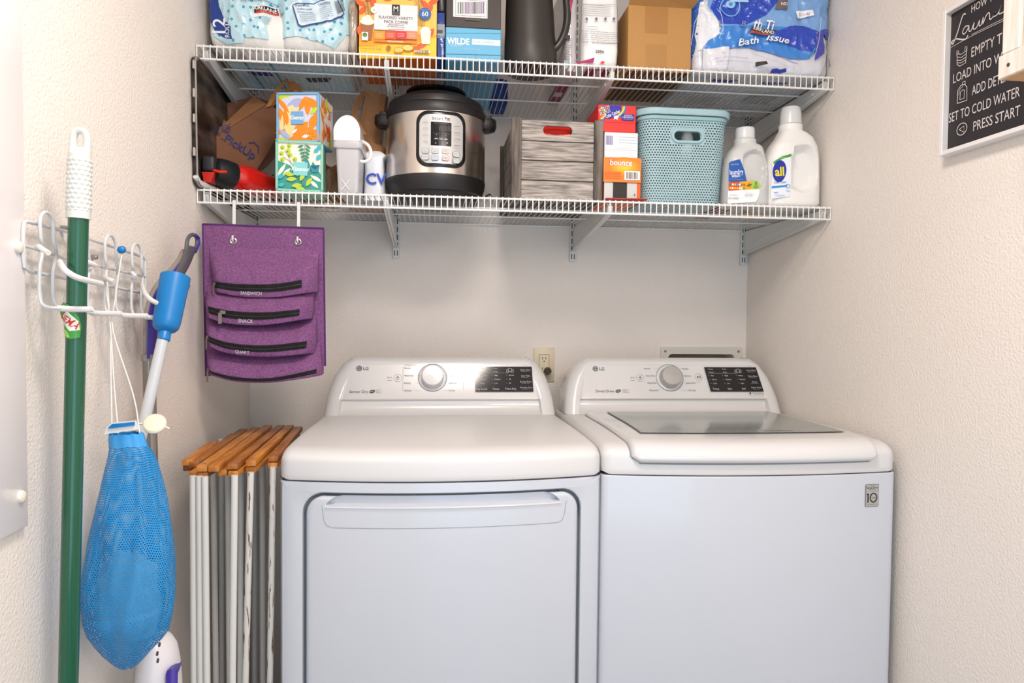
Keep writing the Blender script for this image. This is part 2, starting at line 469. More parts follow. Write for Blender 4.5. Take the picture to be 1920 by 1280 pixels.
    P.ell(X(lgx), Yv(1.107), .0085, .0085, dk); P.ring(X(lgx), Yv(1.107), .0062, .0011, '#c9cacc', n=20); P.rect(X(lgx-.0015), Yv(1.104), X(lgx+.0), Yv(1.111), '#c9cacc'); P.rect(X(lgx-.0015), Yv(1.104), X(lgx+.003), Yv(1.1052), '#c9cacc')
    P.text('LG', X(lgx+.012), Yv(1.107), .0098, dk, align='L', bold=0.013)
    if dryer: P.text('Sensor Dry', X(-.264), Yv(1.042), .0085, dk, align='L', width=.052)
    else: P.text('Direct Drive', X(-.24), Yv(1.042), .0085, dk, align='L', width=.056)
    P.ell(X(-.2 if dryer else -.171), Yv(1.042), .0085, .0048, dk, rot=.25); P.text('NFC', X(-.2 if dryer else -.171), Yv(1.042), .004, '#dddddd', rot=.2)
    P.frame(X(-.188 if dryer else -.157), Yv(1.038), X(-.175 if dryer else -.138), Yv(1.047), .0006, mid); P.scribble(X(-.187 if dryer else -.156), Yv(1.039), X(-.176 if dryer else -.139), Yv(1.046), 3, mid, .0006)
    kx = -.027 if dryer else -.008; kz = 1.081
    px = -.128 if dryer else -.100
    P.ring(X(px), Yv(1.08), .0115, .0007, mid); P.ring(X(px), Yv(1.0795), .0045, .0009, dk); P.rect(X(px-.0006), Yv(1.080), X(px+.0006), Yv(1.086), dk)
    P.text('Wi-Fi', X(px-.024), Yv(1.081), .0045, mid); P.rect(X(px-.030), Yv(1.0725), X(px-.017), Yv(1.0735), mid)
    if dryer:
        P.line([(X(-.113), Yv(1.046)), (X(-.113), Yv(1.112))], .0008, mid)
        left = ['Normal', 'Heavy Duty', 'Bedding', 'Delicates']; right = ['Perm Press', 'Towels', 'Speed Dry', 'Air Dry']; tx = -.109
    else:
        left = ['Normal', 'Heavy Duty', 'Deep Wash', 'Waterproof']; right = ['Bedding', 'Delicates', 'Speed Wash', 'Tub Clean']; tx = -.085
    for k, (a, b) in enumerate(zip(left, right)):
        z = 1.108-k*.0212
        sh = 0 if dryer else k*.003
        P.text(a, X(tx+sh), Yv(z), .0047, '#55565a', align='L', sx=.92)
        P.text(b, X(kx+.047+(sh if dryer else sh-.004)), Yv(z), .0047, '#55565a', align='L', sx=.92)
        P.line([(X(tx+sh+.031), Yv(z)), (X(kx-.038-abs(1.5-k)*-.003), Yv(z))], .0004, mid)
        P.line([(X(kx+.036+abs(1.5-k)*-.003), Yv(z)), (X(kx+.045+(sh if dryer else sh-.004)), Yv(z))], .0004, mid)
    if dryer: P.text('Wrinkle Care', X(tx), Yv(1.1165), .0045, '#7a8d90', align='L'); P.line([(X(.063), Yv(1.046)), (X(.063), Yv(1.112))], .0005, mid)
    else:
        P.ring(X(.082), Yv(1.083), .0115, .0007, mid); P.poly([(X(.078), Yv(1.079)), (X(.0825), Yv(1.083)), (X(.078), Yv(1.087))], dk)
        for q in (.0845, .087): P.rect(X(q), Yv(1.079), X(q+.0012), Yv(1.087), dk)
        P.scribble(X(.073), Yv(1.067), X(.091), Yv(1.069), 1, mid)
    # display: black glass panel with its print
    dx0, dx1 = (.098, .268) if dryer else (.103, .268); sl = .0 if dryer else .012
    q = lambda x, z: (X(x+sl*(1.112-z)/.072), Yv(z))
    P.poly([q(dx0, 1.040), q(dx1+.002, 1.040), q(dx1, 1.112), q(dx0, 1.112)], '#15141a' if dryer else '#17161a', rough=.09)
    wt = '#c9c6c4'
    for sgx in (.183, .197):
        a, z = q(dx0+sgx-.098+.012, 1.101); 
        P.text('8', a, z-.01, .0125, '#8f8c8c', width=.0085)
    cols = [['Very Dry', 'Normal', 'Damp'], ['High', 'Medium', 'Low'], ['60 min', '40', '20']] if dryer else [['Hot', 'Warm', 'Cold'], ['High', 'Medium', 'Low'], ['Heavy', 'Normal', 'Light']]
    foot = ['Dry Level', 'Temp.', 'Time Dry'] if dryer else ['Temp.', 'Spin', 'Soil']
    side = ['More Time', 'Less Time', 'Energy Saver', 'Wrinkle Care'] if dryer else ['Cold Wash', 'Extra Rinse', 'Steam', 'Delay Wash']
    for ci in range(3):
        bx = dx0+.012+ci*.043
        for k in range(2): P.text(['Cooling', 'Drying', 'Damp'][ci] if dryer else ['Washing', 'Rinsing', 'Lock'][ci], *q(bx+.006, 1.106-k*.009), .0032, wt)
        for k in range(3):
            P.text(cols[ci][k], *q(bx+.002, 1.0865-k*.0115), .0042, wt, align='L'); P.ell(*q(bx-.005, 1.0865-k*.0115), .0008, .0008, wt, n=6)
        P.text(foot[ci], *q(bx+.006, 1.0475), .0062, wt)
    P.line([q(dx0+.006, 1.0925), q(dx0+.10, 1.0925)], .0004, wt)
    for k in range(4):
        P.text(side[k], *q(dx1-.02, 1.1015-k*.017), .0048, wt); P.scribble(*q(dx1-.034, 1.0975-k*.017-.0015), *q(dx1-.006, 1.0975-k*.017), 1, wt, .0004, seed=k)
    P.text('ThinQ', *q(dx1-.02, 1.1148), .003, mid)
    if not dryer: P.text('TurboDrum', X(.262), Yv(1.0335), .0055, dk, align='C'); P.ell(X(.236), Yv(1.0335), .003, .003, dk)
    P.build('console_print', c)
    nrm = V((1, 0, 0)).cross(fu).normalized(); Mz = nrm.to_track_quat('Z', 'Y').to_matrix()
    kc = o0+V((kx+.284, 0, 0))+fu*((kz-1.0245)/(1.120-1.0245))
    mb = MB(); mb.lathe([(.0425, -.001), (.0425, .0012), (.0418, .0016), (.034, .0016)], kc, 48, M=Mz, cap=True)
    dialb = mb.build('dial_base', mat('#cfd1d3', .3), t)
    m2 = lambda x, y: (kc+Mz@V((x-.5, y-.5, 0)), nrm)
    Print(m2, 1, 1, .002).ring(.5, .5, .0425, .0012, '#3a3d45', n=48).build('dial_outline', dialb)
    MB().lathe([(.033, .001), (.0325, .012), (.0315, .022), (.0305, .026), (.029, .0275), (.0, .0285)], kc, 48, M=Mz).build('dial', plas if dryer else mat('#b9b9b8', .3, .55, name='brushed_silver_plastic'), t)
    if dryer:
        # --- door with a pocket handle
        cxx = (DX0+DX1)/2; hw0 = (DX1-DX0)/2-.0075; z0 = DZ0+.0075; z1 = DZ1-.0075; r = .040
        zs = [z1-q for q in (0, .0004, .0012, .0025, .004, .006, .009, .0125, .0145, .016, .0172, .0182, .0195, .021, .023, .027, .033, .04, .05, .08, .12)]
        zs += [z1-.12-(z1-z0-.24)*k/10 for k in range(1, 11)]+[z0+q for q in (.1, .06, .04, .03, .02, .012, .006, .003, .001, 0)]
        us = [0, .1, .2, .3, .4, .5, .6, .7, .78, .84, .858, .864, .870, .876, .89, .91, .93, .95, .965, .978, .987, .994, .998, 1, 1.1]
        us = [-q for q in reversed(us[1:])]+us
        def door(u, z):
            dz = min(z1-z, z-z0); hw = hw0
            if dz < r: hw = hw0-(r-math.sqrt(max(r*r-(r-dz)**2, 0)))
            au = min(abs(u), 1); x = cxx+math.copysign(au*hw, u)
            dist = min((1-au)*hw, dz)
            dep = -rnd(dist, .009)+.001
            if abs(u) > 1: dep = -.02
            # recess behind the lip
            if au < .876 and z > z1-.0195:
                k = 1 if au < .858 else (.876-au)/.018
                zz = (z1-z); k2 = 1 if zz < .0165 else max(0, (.0195-zz)/.003)
                dep = dep*(1-k*k2)+(-.014-.0*zz)*k*k2
            if .003 < z1-.0235-z+.0045 < .006 and au < .88: dep += .0012
            return mp(x, z, dep, .0)
        d = MB().grid(door, 1, 1, us=us, vs_=zs, flip=True).build('door', enam, t, 32)
        P = Print(lambda x, y: (mp(x, y, .001, 0), V((0, -1, 0))), 1, 1, .0004, fine=.012)
        A = [(-.253, .866), (-.249, .834), (-.243, .824), (-.232, .820)]
        A += [(-.232+.474*k/16, .820) for k in range(1, 17)]+[(.252, .824), (.257, .834), (.262, .866)]
        P.line(A, .0010, '#8f9aa8'); P.build('handle_pocket_seam', d)
    else:
        # --- lid with glass, hugging the deck and its rounded front
        li = [i for i, p in enumerate(prof) if p[1] >= .94][0]
        idx = list(range(li, n-6)); 
        # lid surface samples between deck rows
        def lid_pt(x, s, off):
            i = int(s); f_ = s-i
            a = deck(x, i, off, .0001); b = deck(x, min(i+1, n-1), off, .0001); return a+(b-a)*f_
        s0, s1 = 4.0, n-1-.95
        rows = [s0, s0+.05, s0+.15, s0+.35, s0+.7, s0+1.1]+[s0+1.6+k*.6 for k in range(0, 16)]
        rows = [q for q in rows if q < n-6]+[n-6+k*.35 for k in range(0, 14)]
        rows = [q for q in rows if q < s1]+[s1]
        def halfw(s):  # narrow corner at the front edge
            return .283-.020*(max(0, 1-(s-s0)/1.6))**2
        ue = [0, .15, .3, .45, .6, .72, .80, .86, .90, .93, .955, .972, .985, .993, .998, 1, 1.01]
        ue = [-q for q in reversed(ue[1:])]+ue
        def lid(u, s):
            au = min(abs(u), 1); hw = halfw(s); x = math.copysign(au*hw, u)+.003
            d1 = (1-au)*hw; d2 = (s-s0)*.012; off = .016-rnd(min(d1, d2), .012)-(0 if s < n-5 else 0)
            if s > 9: off = off-.006*min(1, (s-9)/10)
            if abs(u) > 1: off = -.001
            if s == s0: off = -.001
            return lid_pt(x, s, off)
        def gapf(u, s):
            au = min(abs(u), 1); return lid_pt(math.copysign(au*(halfw(max(s, s0))+.0028), u)+.003, s, .0012)
        MB().grid(gapf, 1, 1, us=[q for q in ue if abs(q) <= 1], vs_=[s0-.25]+rows).build('lid_gap_shade', mat('#8d9299', .8), t)  # gray sheet under the lid; its rim paints the shadow gap
        l = MB().grid(lid, 1, 1, us=ue, vs_=rows).build('lid', plas, t, 30)
        def gm(x, y):
            # glass field: x across, y from front edge to back
            s = n-6+.15+(s1-n+6-.3)*y
            w0 = -.236+(-.222+.236)*y; w1 = .266+.004*y
            xx = w0+(w1-w0)*x
            return lid_pt(xx, s, .0102+.0006), V((0, 0, 1))
        MB().grid(lambda u, v: (lambda q: q[0]+V((0, 0, .0012)))(gm(u, v)), 16, 12).build('lid_glass_rim', mat('#55595a', .3), l)
        MB().grid(lambda u, v: (lambda q: q[0]+V((0, 0, .0018)))(gm(.006+u*.988, .012+v*.976)), 16, 12).build('lid_glass', mat('#868d8a', .14, name='grey_tempered_glass', Specular_IOR_Level=.6), l)
        P = Print(lambda x, y: (gm(x, y)[0]+V((0, 0, .0022)), V((0, 0, 1))), .5, .25)
        P.text('TurboDrum', .68, .1, .011, '#2c3130'); P.build('lid_print', l)
        # energy badge
        bm_, w, h = plane_map(mp(.262, .839)+V((0, -.0012, 0)), mp(.296, .839)-mp(.262, .839), (0, 0, .0505))
        P = Print(bm_, w, h, .0003); P.rect(0, 0, 1, 1, '#55555c'); P.rect(.035, .02, .965, .98, '#b4b3ae', metal=.2)
        P.text('INVERTER', .5, .935, .0022, '#222222'); P.text('Direct Drive', .5, .855, .0052, '#1c1c20', width=.029, bold=0.009); P.text('M O T O R', .5, .765, .0026, '#222222')
        P.line([(.05, .70), (.95, .70)], .0003, '#444444')
        P.rect(.14, .19, .24, .60, '#1c1c20'); P.rect(.10, .52, .2, .585, '#1c1c20'); P.ring(.6, .40, .0098, .0026, '#1c1c20', n=32, ry=.0112); P.text('YEAR', .6, .40, .003, '#1c1c20')
        P.text('W A R R A N T Y', .5, .10, .0026, '#222222', width=.026); P.build('warranty_badge', t)
    return t
dry = machine('dryer', 'white clothes dryer with a wide door panel, left of the washer', .611, .043, True)
was = machine('washing_machine', 'white top load washing machine with a glass lid by the right wall', 1.301, .030, False)
was.rotation_euler.z = -math.radians(1.2); was.location.x += .005
# ------------------------------------------------------------------ outlet and washer box on the back wall
t = thing('wall_outlet', 'ivory electrical outlet on the back wall between dryer and washer', 'outlet', (.956, 0, 1.1035))
ivory = mat('#e0d3b4', .35, name='ivory_plastic')
MB().rbox((.9205, -.006, 1.046), (.9915, 0, 1.161), .002, 2).build('cover_plate', ivory, t)
rc = MB().rbox((.939, -.0085, 1.070), (.973, -.004, 1.137), .001, 1).build('receptacle', ivory, t)
P = box_print(.939, .973, 1.070, 1.137, -.0085)
P.frame(-.01, -.01, 1.01, 1.01, .0008, '#6b6048')
for yy in (.80, .28):
    P.rect(.30, yy-.04, .36, yy+.09, '#2a261e'); P.rect(.62, yy-.03, .68, yy+.08, '#2a261e'); P.ell(.49, yy-.13, .0024, .0024, '#2a261e', n=12)
P.build('receptacle_slots', rc)
MB().lathe([(.0, -.02), (.010, -.02), (.012, 0), (.010, .018)], (.9665, -.020, 1.084), 14, M=Matrix.Rotation(PI/2, 3, 'X')).build('power_plug', mat('#3c342c', .6), t)
t = thing('washer_outlet_box', 'white recessed washer hookup box frame behind the washer console', 'wall box', (1.503, 0, 1.07))
boxw = mat('#dcdad2', .45)
def rring(x0, x1, z0, z1, r, y):
    P = []
    for cx_, cz_, a in ((x1-r, z1-r, 0), (x0+r, z1-r, 90), (x0+r, z0+r, 180), (x1-r, z0+r, 270)):
        for k in range(6):
            q = math.radians(a+k*18); P.append(V((cx_+r*math.cos(q), y, cz_+r*math.sin(q))))
    return P
MB().loft([rring(1.359, 1.6505, .93, 1.166, .008, 0), rring(1.359, 1.6505, .93, 1.166, .008, -.006), rring(1.3605, 1.649, .9315, 1.1645, .008, -.0085), rring(NX0, NX1, NZ0, NZ1, .014, -.0085), rring(NX0+.001, NX1-.001, NZ0+.001, NZ1-.001, .014, -.004), rring(NX0+.002, NX1-.002, NZ0+.002, NZ1-.002, .014, .08)], cap=False).build('frame', boxw, t)
MB().box((NX0, .078, NZ0), (NX1, .082, NZ1)).build('back_panel', mat('#b9b3a4', .7), t)
for x in (1.374, 1.636):
    s_ = MB().lathe([(.0045, 0), (.004, .0015), (0, .002)], (x, -.0085, 1.151), 12, M=Matrix.Rotation(PI/2, 3, 'X')).build('screw', mat('#8b8a86', .35, .8), t)
# ------------------------------------------------------------------ things on the lower shelf
EPS = .0012
def carton(name, label, cat, x0, x1, z0, z1, y0, y1, m, rot=0, group=None, part='carton', pr=True):
    t = thing(name, label, cat, ((x0+x1)/2, (y0+y1)/2, z0), group)
    c = MB().rbox((x0, y0, z0), (x1, y1, z1), .0012, 1).build(part, m, t)
    t.rotation_euler.z = math.radians(rot)
    return t, c
def side_print(x, y0, y1, z0, z1):   # face looking +x
    m, w, h = plane_map((x, y0, z0), (0, y1-y0, 0), (0, 0, z1-z0)); return Print(m, w, h)
zl = ZL+EPS; zu = ZU+EPS
# tissue boxes
t, c = carton('tissue_box', 'teal leaf print tissue box, lower of the two stacked on the lower shelf', 'tissue box', .1842, .2995, zl, zl+.1265, -.5, -.385, mat('#7fc4ab', .4), 5, 'tissue boxes')
P = box_print(.1842, .2995, zl, zl+.1265, -.5)
P.rect(.05, .03, .95, .97, '#f3efdf'); 
P.poly([(.05, .03), (.95, .03), (.95, .36), (.86, .50), (.78, .62), (.70, .44), (.62, .55), (.45, .35), (.30, .52), (.05, .60)], '#2f9a8c')
for q in [(.12, .42, .13, .03, 1.0, '#f3efdf'), (.22, .38, .10, .03, .8, '#f3efdf'), (.85, .28, .11, .03, -.5, '#f3efdf'), (.8, .17, .1, .03, -.7, '#f3efdf')]: P.leaf(q[0], q[1], q[2]*.3, q[3]*.3, q[4], q[5])
for x, y in ((.14, .86), (.28, .90), (.12, .74), (.26, .80), (.30, .72), (.14, .62), (.40, .64)): P.ell(x, y, .0058, .0058, '#b6cf2a'); P.ell(x-.015, y-.015, .002, .002, '#4a7a2a', n=8)
P.line([(.16, .68), (.28, .60), (.36, .52), (.42, .46)], .0009, '#22443c'); P.line([(.18, .8), (.26, .7), (.33, .56)], .0008, '#22443c')
for k in range(5):
    P.leaf(.52+.02*k, .90-.065*k, .016, .006, .35, '#2b8f6a'); P.leaf(.68-.01*k, .90-.065*k, .016, .006, 2.6, '#2b8f6a')
P.line([(.62, .95), (.60, .8), (.54, .64)], .0008, '#22443c')
for x, y, r in ((.86, .84, .7), (.90, .70, 1.0), (.92, .90, .5), (.12, .12, .3), (.10, .28, .5)): P.leaf(x, y, .019, .010, r, '#2fb3c4')
P.poly([(.62, .64), (.70, .60), (.76, .40), (.90, .40), (.93, .55), (.84, .44), (.72, .52), (.66, .40), (.62, .46)], '#1c8f9e')
P.line([(.36, .38), (.48, .26), (.58, .12), (.64, .03)], .001, '#22443c')
for x, y, r in ((.28, .34, -.15), (.33, .24, .1), (.44, .12, .15), (.56, .30, 1.1), (.70, .20, 1.0), (.42, .40, -1.2), (.52, .06, -.2)): P.leaf(x, y, .027, .011, r, '#b9cf35')
P.rect(.37, .32, .67, .58, '#7fd0cf'); P.text('Kleenex', .52, .45, .0115, '#ffffff', shear=.25, bold=0.009, width=.043)
P.frame(0, 0, 1, 1, .0055, '#8ac9b2'); P.build('leaf_print', c)
t, c = carton('tissue_box', 'blue edged orange flower tissue box, upper of the two stacked', 'tissue box', .1945, .3040, zl+.1275, zl+.2525, -.485, -.372, mat('#7db4dd', .4), -9, 'tissue boxes')
P = box_print(.1945, .3040, zl+.1275, zl+.2525, -.485)
P.rect(.04, .03, .93, .96, '#d3d6ea')
P.poly([(.04, .80), (.04, .96), (.45, .96), (.30, .93), (.12, .88)], '#c3dc2c'); P.leaf(.45, .80, .05, .022, .3, '#aab4dd'); P.poly([(.22, .70), (.36, .76), (.50, .64), (.50, .56), (.40, .40), (.36, .05), (.20, .20), (.10, .60)], '#f7dfa0')
for q in [(.60, .78, .042, .014, 1.15), (.72, .72, .046, .016, 1.6), (.85, .78, .05, .02, 2.4), (.15, .75, .05, .012, -.9), (.12, .52, .05, .016, -1.3), (.22, .50, .05, .012, -1.4), (.86, .42, .05, .022, 1.2), (.56, .26, .055, .03, .8), (.74, .18, .06, .03, -.4), (.10, .22, .03, .012, .3), (.88, .14, .045, .03, -.9), (.5, .08, .05, .022, .1), (.70, .10, .05, .022, .5)]: P.leaf(*q, '#ef8d1c')
for q in [(.28, .25, .05, .016, 1.4, '#f6d98f'), (.12, .36, .05, .01, 1.5, '#f6d98f'), (.2, .16, .04, .013, -.7, '#a9b5dc'), (.88, .64, .026, .012, .7, '#c3dc2c'), (.1, .06, .03, .008, 0, '#c3dc2c'), (.42, .22, .02, .006, .7, '#ffffff'), (.68, .12, .02, .008, .2, '#ffffff')]: P.leaf(q[0], q[1], q[2], q[3], q[4], q[5])
for a in range(6): P.ell(.80+.07*math.cos(a), .12+.06*math.sin(a), .0011, .0011, '#1d1a14', n=6)
P.rect(.34, .36, .63, .62, '#76abd8'); P.text('Kleenex', .48, .50, .011, '#ffffff', shear=.25, bold=0.009, width=.036)
P.frame(0, 0, 1, 1, .0048, '#7db4dd'); P.build('flower_print', c)
P = side_print(.3040, -.485, -.372, zl+.1275, zl+.2525)
P.rect(.02, .03, .97, .97, '#e9e4e2')
rr = random.Random(4)
for k in range(22): P.leaf(rr.uniform(.12, .88), rr.uniform(.12, .88), .042, .016, rr.uniform(0, 3), rr.choice(['#ef7d1c', '#e8501c', '#f7c979', '#b9bfe0', '#ef8d1c', '#c3dc2c']))
P.line([(.02, .48), (.97, .42)], .0006, '#c06a3a'); P.build('flower_print', c)
# paper grocery bag leaning
kraft = mat('#80543a', .8, name='kraft_paper_shaded', bump=(40, .25, .004)); kraft2 = mat('#a07048', .8, name='kraft_paper_light', bump=(40, .2, .004)); ink = '#1a2668'  # kraft is darkened to carry shade on the outer panels; kraft2 stays lighter
t = thing('paper_bag', 'brown paper grocery bag with blue lettering tipped over at the left wall', 'paper bag', tuple(at(470, 345, -.40)))
bY = lambda px, d=0: -.385+.00075*(px-380)+d
def bag_poly(pts, name, m, thk=.0012):
    pts = [at(a, b, bY(a, d)) for a, b, d in pts]; n = (pts[1]-pts[0]).cross(pts[2]-pts[1]).normalized()
    if n.y < 0: n = -n
    return MB().prism(pts, n*thk).build(name, m, t, None)
def strap(pts, wv, m, name, par, thk=.0012):
    pts = smooth_path(pts, 6); wv = V(wv)
    return MB().loft([[p-wv/2, p+wv/2, p+wv/2+V((0, thk, 0)), p-wv/2+V((0, thk, 0))] for p in pts]).build(name, m, par, None)
fr = bag_poly([(383, 269, 0), (380, 297, 0), (425, 309, 0), (473, 331, 0), (485, 303, 0), (524, 252, 0), (530, 209, 0), (501, 196, 0)], 'front_panel', kraft)
bag_poly([(384, 267, .004), (476, 179, .05), (500, 195, .004)], 'inner_panel', kraft2)
bag_poly([(386, 202, .075), (384, 267, .004), (425, 228, .055)], 'side_fold', kraft2)
bag_poly([(383, 204, .070), (379, 290, .003), (384, 268, .002), (386, 203, .070)], 'gusset', kraft)
bag_poly([(386, 204, .085), (420, 300, .10), (500, 310, .12), (560, 240, .12), (545, 205, .11), (476, 180, .085)], 'back_panel', kraft)
bag_poly([(473, 331, .001), (500, 312, .12), (560, 240, .12), (530, 209, .001), (524, 252, .001), (485, 303, .001)], 'bottom', kraft)
hm = mat('#b47a45', .75, name='paper_handle')
strap([at(503, 200, -.30), at(518, 172, -.30), at(536, 150, -.29), at(545, 152, -.27), at(548, 170, -.25)], (.016, 0, .007), hm, 'handle', t)
strap([at(510, 196, -.27), at(530, 178, -.26), at(545, 164, -.26), at(560, 165, -.26), at(570, 190, -.27)], (.003, 0, .018), hm, 'handle', t)
u = at(488, 292, bY(488))-at(424, 250, bY(424))
q0 = at(383, 269, bY(383)); nrm = (at(473, 331, bY(473))-q0).cross(at(501, 196, bY(501))-q0).normalized()
if nrm.y > 0: nrm = -nrm
un = u.normalized(); vn = un.cross(nrm).normalized()
if vn.z < 0: vn = -vn
O = at(424, 250, bY(424)); O = O-nrm*((O-q0).dot(nrm)); PP_ = Print(lambda x, y: (O+un*x+vn*y, nrm), 1, 1, .0030)
PP_.text('PickUp', .047, -.010, .024, ink, bold=0.013, width=.088)
PP_.ring(-.006, .010, .0105, .0028, ink, n=20); PP_.line([(-.022, .006), (-.018, -.012)], .004, ink); PP_.ell(-.012, -.016, .002, .002, ink); PP_.ell(-.002, -.020, .002, .002, ink); PP_.line([(-.006, .012), (-.004, .030)], .0025, ink); PP_.text('by', -.006, .010, .008, ink)
PP_.line([(.060, .012), (.070, .022), (.086, .018), (.094, .002)], .0028, ink)
PP_.build('lettering', fr)
# clear plastic bin panel standing along the left wall
t = thing('clear_bin', 'smoky clear plastic bin standing against the left wall under the shelf', 'bin', (.01, -.32, zl))
clr = mat('#bdaea6', .15, name='smoky_clear_plastic', Transmission_Weight=.85, IOR=1.15)
noise_color(clr, '#4a403c', '#b9aca4', 7, 3, (1, .6, 2.2), .40, .62)  # dark blotches and streaks paint reflections into the clear panel's color
def binring(x, e): 
    P_ = []
    for cy, cz, a in ((-.06-.02, 1.865, 0), (-.555+.02, 1.865, 90), (-.545+.02, 1.592, 180), (-.06-.02, 1.592, 270)):
        for k in range(5):
            q = math.radians(a+k*22.5); P_.append(V((x, cy+(.02+e)*math.cos(q), cz+(.018+e)*math.sin(q))))
    return P_
MB().loft([binring(.003, 0), binring(.0045, .001), binring(.014, .001), binring(.016, -.001), binring(.016, -.005), binring(.006, -.005)]).build('panel', clr, t)
rim = mat('#cfc4bd', .3, name='clear_rim_plastic', Transmission_Weight=.5)
MB().tube([p for p in binring(.013, 0)], .0022, 6, closed=True).build('rim', rim, t)
for z in (1.862, 1.795, 1.735, 1.655):
    MB().rbox((.008, -.562, z-.014), (.013, -.553, z+.006), .001, 1).build('latch', mat('#b9b2ae', .25), t); 
MB().tube([(.010, -.548, 1.594), (.012, -.53, 1.583), (.02, -.50, 1.580), (.03, -.42, 1.580), (.03, -.2, 1.580)], .007, 8).build('corner_foot', mat('#d8dbd8', .4), t)
# red bottle lying down, nozzle cap to the front
t = thing('red_bottle', 'red bottle with black and red cap lying in the left corner', 'bottle', tuple(at(430, 340, -.42)))
redm = mat('#d4140c', .18, name='red_glossy_plastic', Coat_Weight=.6); blk = mat('#16151a', .4, name='black_plastic')
ax0 = at(402, 322, -.475); ax1 = V((.160, -.325, zl+.034)); ax0.z = zl+.052
d = (ax1-ax0); L = d.length; Mx = d.to_track_quat('Z', 'Y').to_matrix()
MB().lathe([(.0, .048), (.024, .050), (.032, .065), (.037, .085), (.0365, .10), (.031, L-.03), (.026, L-.01), (.02, L), (0, L+.002)], ax0, 28, M=Mx).build('body', redm, t)
MB().lathe([(0, -.012), (.018, -.010), (.030, -.002), (.034, .010), (.035, .030), (.0345, .050), (.03, .054), (0, .055)], ax0, 24, M=Mx).build('cap', blk, t)
p0 = at(390, 318, -.512)
MB().rbox((.010, -.508, zl+.044), (.042, -.465, zl+.083), .008, 3).build('latch', mat('#2b292e', .5), t)
MB().loft([[(.011, -.505, zl+.042), (.041, -.505, zl+.042), (.041, -.47, zl+.042), (.011, -.47, zl+.042)], [(.017, -.508, zl+.016), (.034, -.508, zl+.016), (.034, -.47, zl+.016), (.017, -.47, zl+.016)]]).build('trigger', mat('#c22a22', .35), t, None)
MB().tube([at(396, 318, -.50), at(412, 322, -.505), at(424, 322, -.49)], .0035, 8).build('spout', mat('#e8341c', .3), t)
# white perforated rack and crumpled bags behind
def crumple(name, par, c, s, m, seed=0, amp=.25, p=.5, n=26, fr=5, ridge=.6):
    c = V(c); s = V(s)
    def f(u, v):
        a = u*2*PI; b = (v-.5)*PI; sp = lambda q: math.copysign(abs(q)**p, q)
        d = V((sp(math.cos(b))*sp(math.cos(a)), sp(math.cos(b))*sp(math.sin(a)), sp(math.sin(b))))
        nn = noise.noise(d*fr*.5+V((seed, 0, 0)))*amp+(abs(noise.noise(d*fr+V((0, seed, 0))))-.3)*amp*ridge+(abs(noise.noise(d*fr*2.3+V((0, seed, 3))))-.3)*amp*ridge*.5
        k = 1+nn
        return V((c.x+d.x*s.x*k, c.y+d.y*s.y*k, max(c.z+d.z*s.z*k, c.z-s.z)))
    mb = MB().grid(f, n*2, n); mb.merge = 1e-5
    return mb.build(name, m, par, 60)
brownbag = mat('#a8794f', .35, name='brown_plastic_film', Transmission_Weight=.15, bump=(60, .4, .004))
t = thing('plastic_bag', 'crumpled brown plastic bag behind the tissue boxes, low on the shelf', 'plastic bag', (.26, -.25, zl))
crumple('bag_body', t, (.268, -.27, zl+.055), (.065, .07, .055), brownbag, 3, .3)
t = thing('plastic_bag', 'brown plastic bag with a peaked handle left of the pressure cooker', 'plastic bag', (.41, -.2, zl))
tp = at(685, 171, -.26)
body = []
for z, x0, x1, y0, y1 in ((zl, .34, .44, -.27, -.14), (zl+.05, .345, .445, -.28, -.13), (zl+.10, .345, .45, -.29, -.13), (zl+.14, .35, .45, -.295, -.16), (zl+.165, .352, .452, -.285, -.19), (zl+.185, .357, .43, -.275, -.22), (tp.z-.015, tp.x-.004, tp.x+.06, -.268, -.24), (tp.z, tp.x-.006, tp.x+.008, -.262, -.255)):
    r_ = []
    for k in range(28):
        a = 2*PI*k/28; ca = math.copysign(abs(math.cos(a))**.6, math.cos(a)); sa = math.copysign(abs(math.sin(a))**.6, math.sin(a))
        n_ = .010*noise.noise(V((ca*3, sa*3, z*25)))+.006*noise.noise(V((ca*7, sa*7, z*60)))
        r_.append(V(((x0+x1)/2+ca*((x1-x0)/2+n_), (y0+y1)/2+sa*((y1-y0)/2+n_), z+(0 if z == zl else n_*.8))))
    body.append(r_)
MB().loft(body).build('bag_body', brownbag, t, 50)
strap([tp, at(672, 190, -.27), at(664, 215, -.29), at(672, 235, -.30), at(682, 252, -.30)], (.016, 0, 0), brownbag, 'handle', t)
t = thing('plastic_bag', 'white plastic bag with blue letters between cereal dispenser and pressure cooker', 'plastic bag', (.41, -.36, zl))
whb = mat('#dfe3ea', .35, name='white_plastic_film', bump=(50, .4, .004))
x0 = at(680, 300, -.40).x; x1 = at(722, 300, -.40).x
body = []
for z, a_, b_ in ((zl, 0, .0), (zl+.04, .003, .0), (zl+.08, .004, .002), (zl+.115, .004, .003), (zl+.125, -.004, .006), (zl+.135, .012, .012), (zl+.14, .03, .03)):
    r_ = []
    for k in range(24):
        a = 2*PI*k/24; ca = math.copysign(abs(math.cos(a))**.4, math.cos(a)); sa = math.copysign(abs(math.sin(a))**.4, math.sin(a))
        n_ = .004*noise.noise(V((ca*3, sa*3, z*40)))
        r_.append(V(((x0+x1)/2+ca*((x1-x0)/2-a_+n_), -.36+sa*(.04-b_+n_*.5), z)))
    body.append(r_)
wb = MB().loft(body).build('bag_body', whb, t, 50)
P = box_print(x0, x1, zl, zl+.12, -.4045)
P.text('CV', .62, .48, .030, '#2348b8', bold=0.023); P.scribble(.1, .08, .9, .14, 1, '#5a78c8', .0015); P.build('lettering', wb)
PB0 = at(468, 320, -.22).x; PB1 = at(494, 320, -.22).x
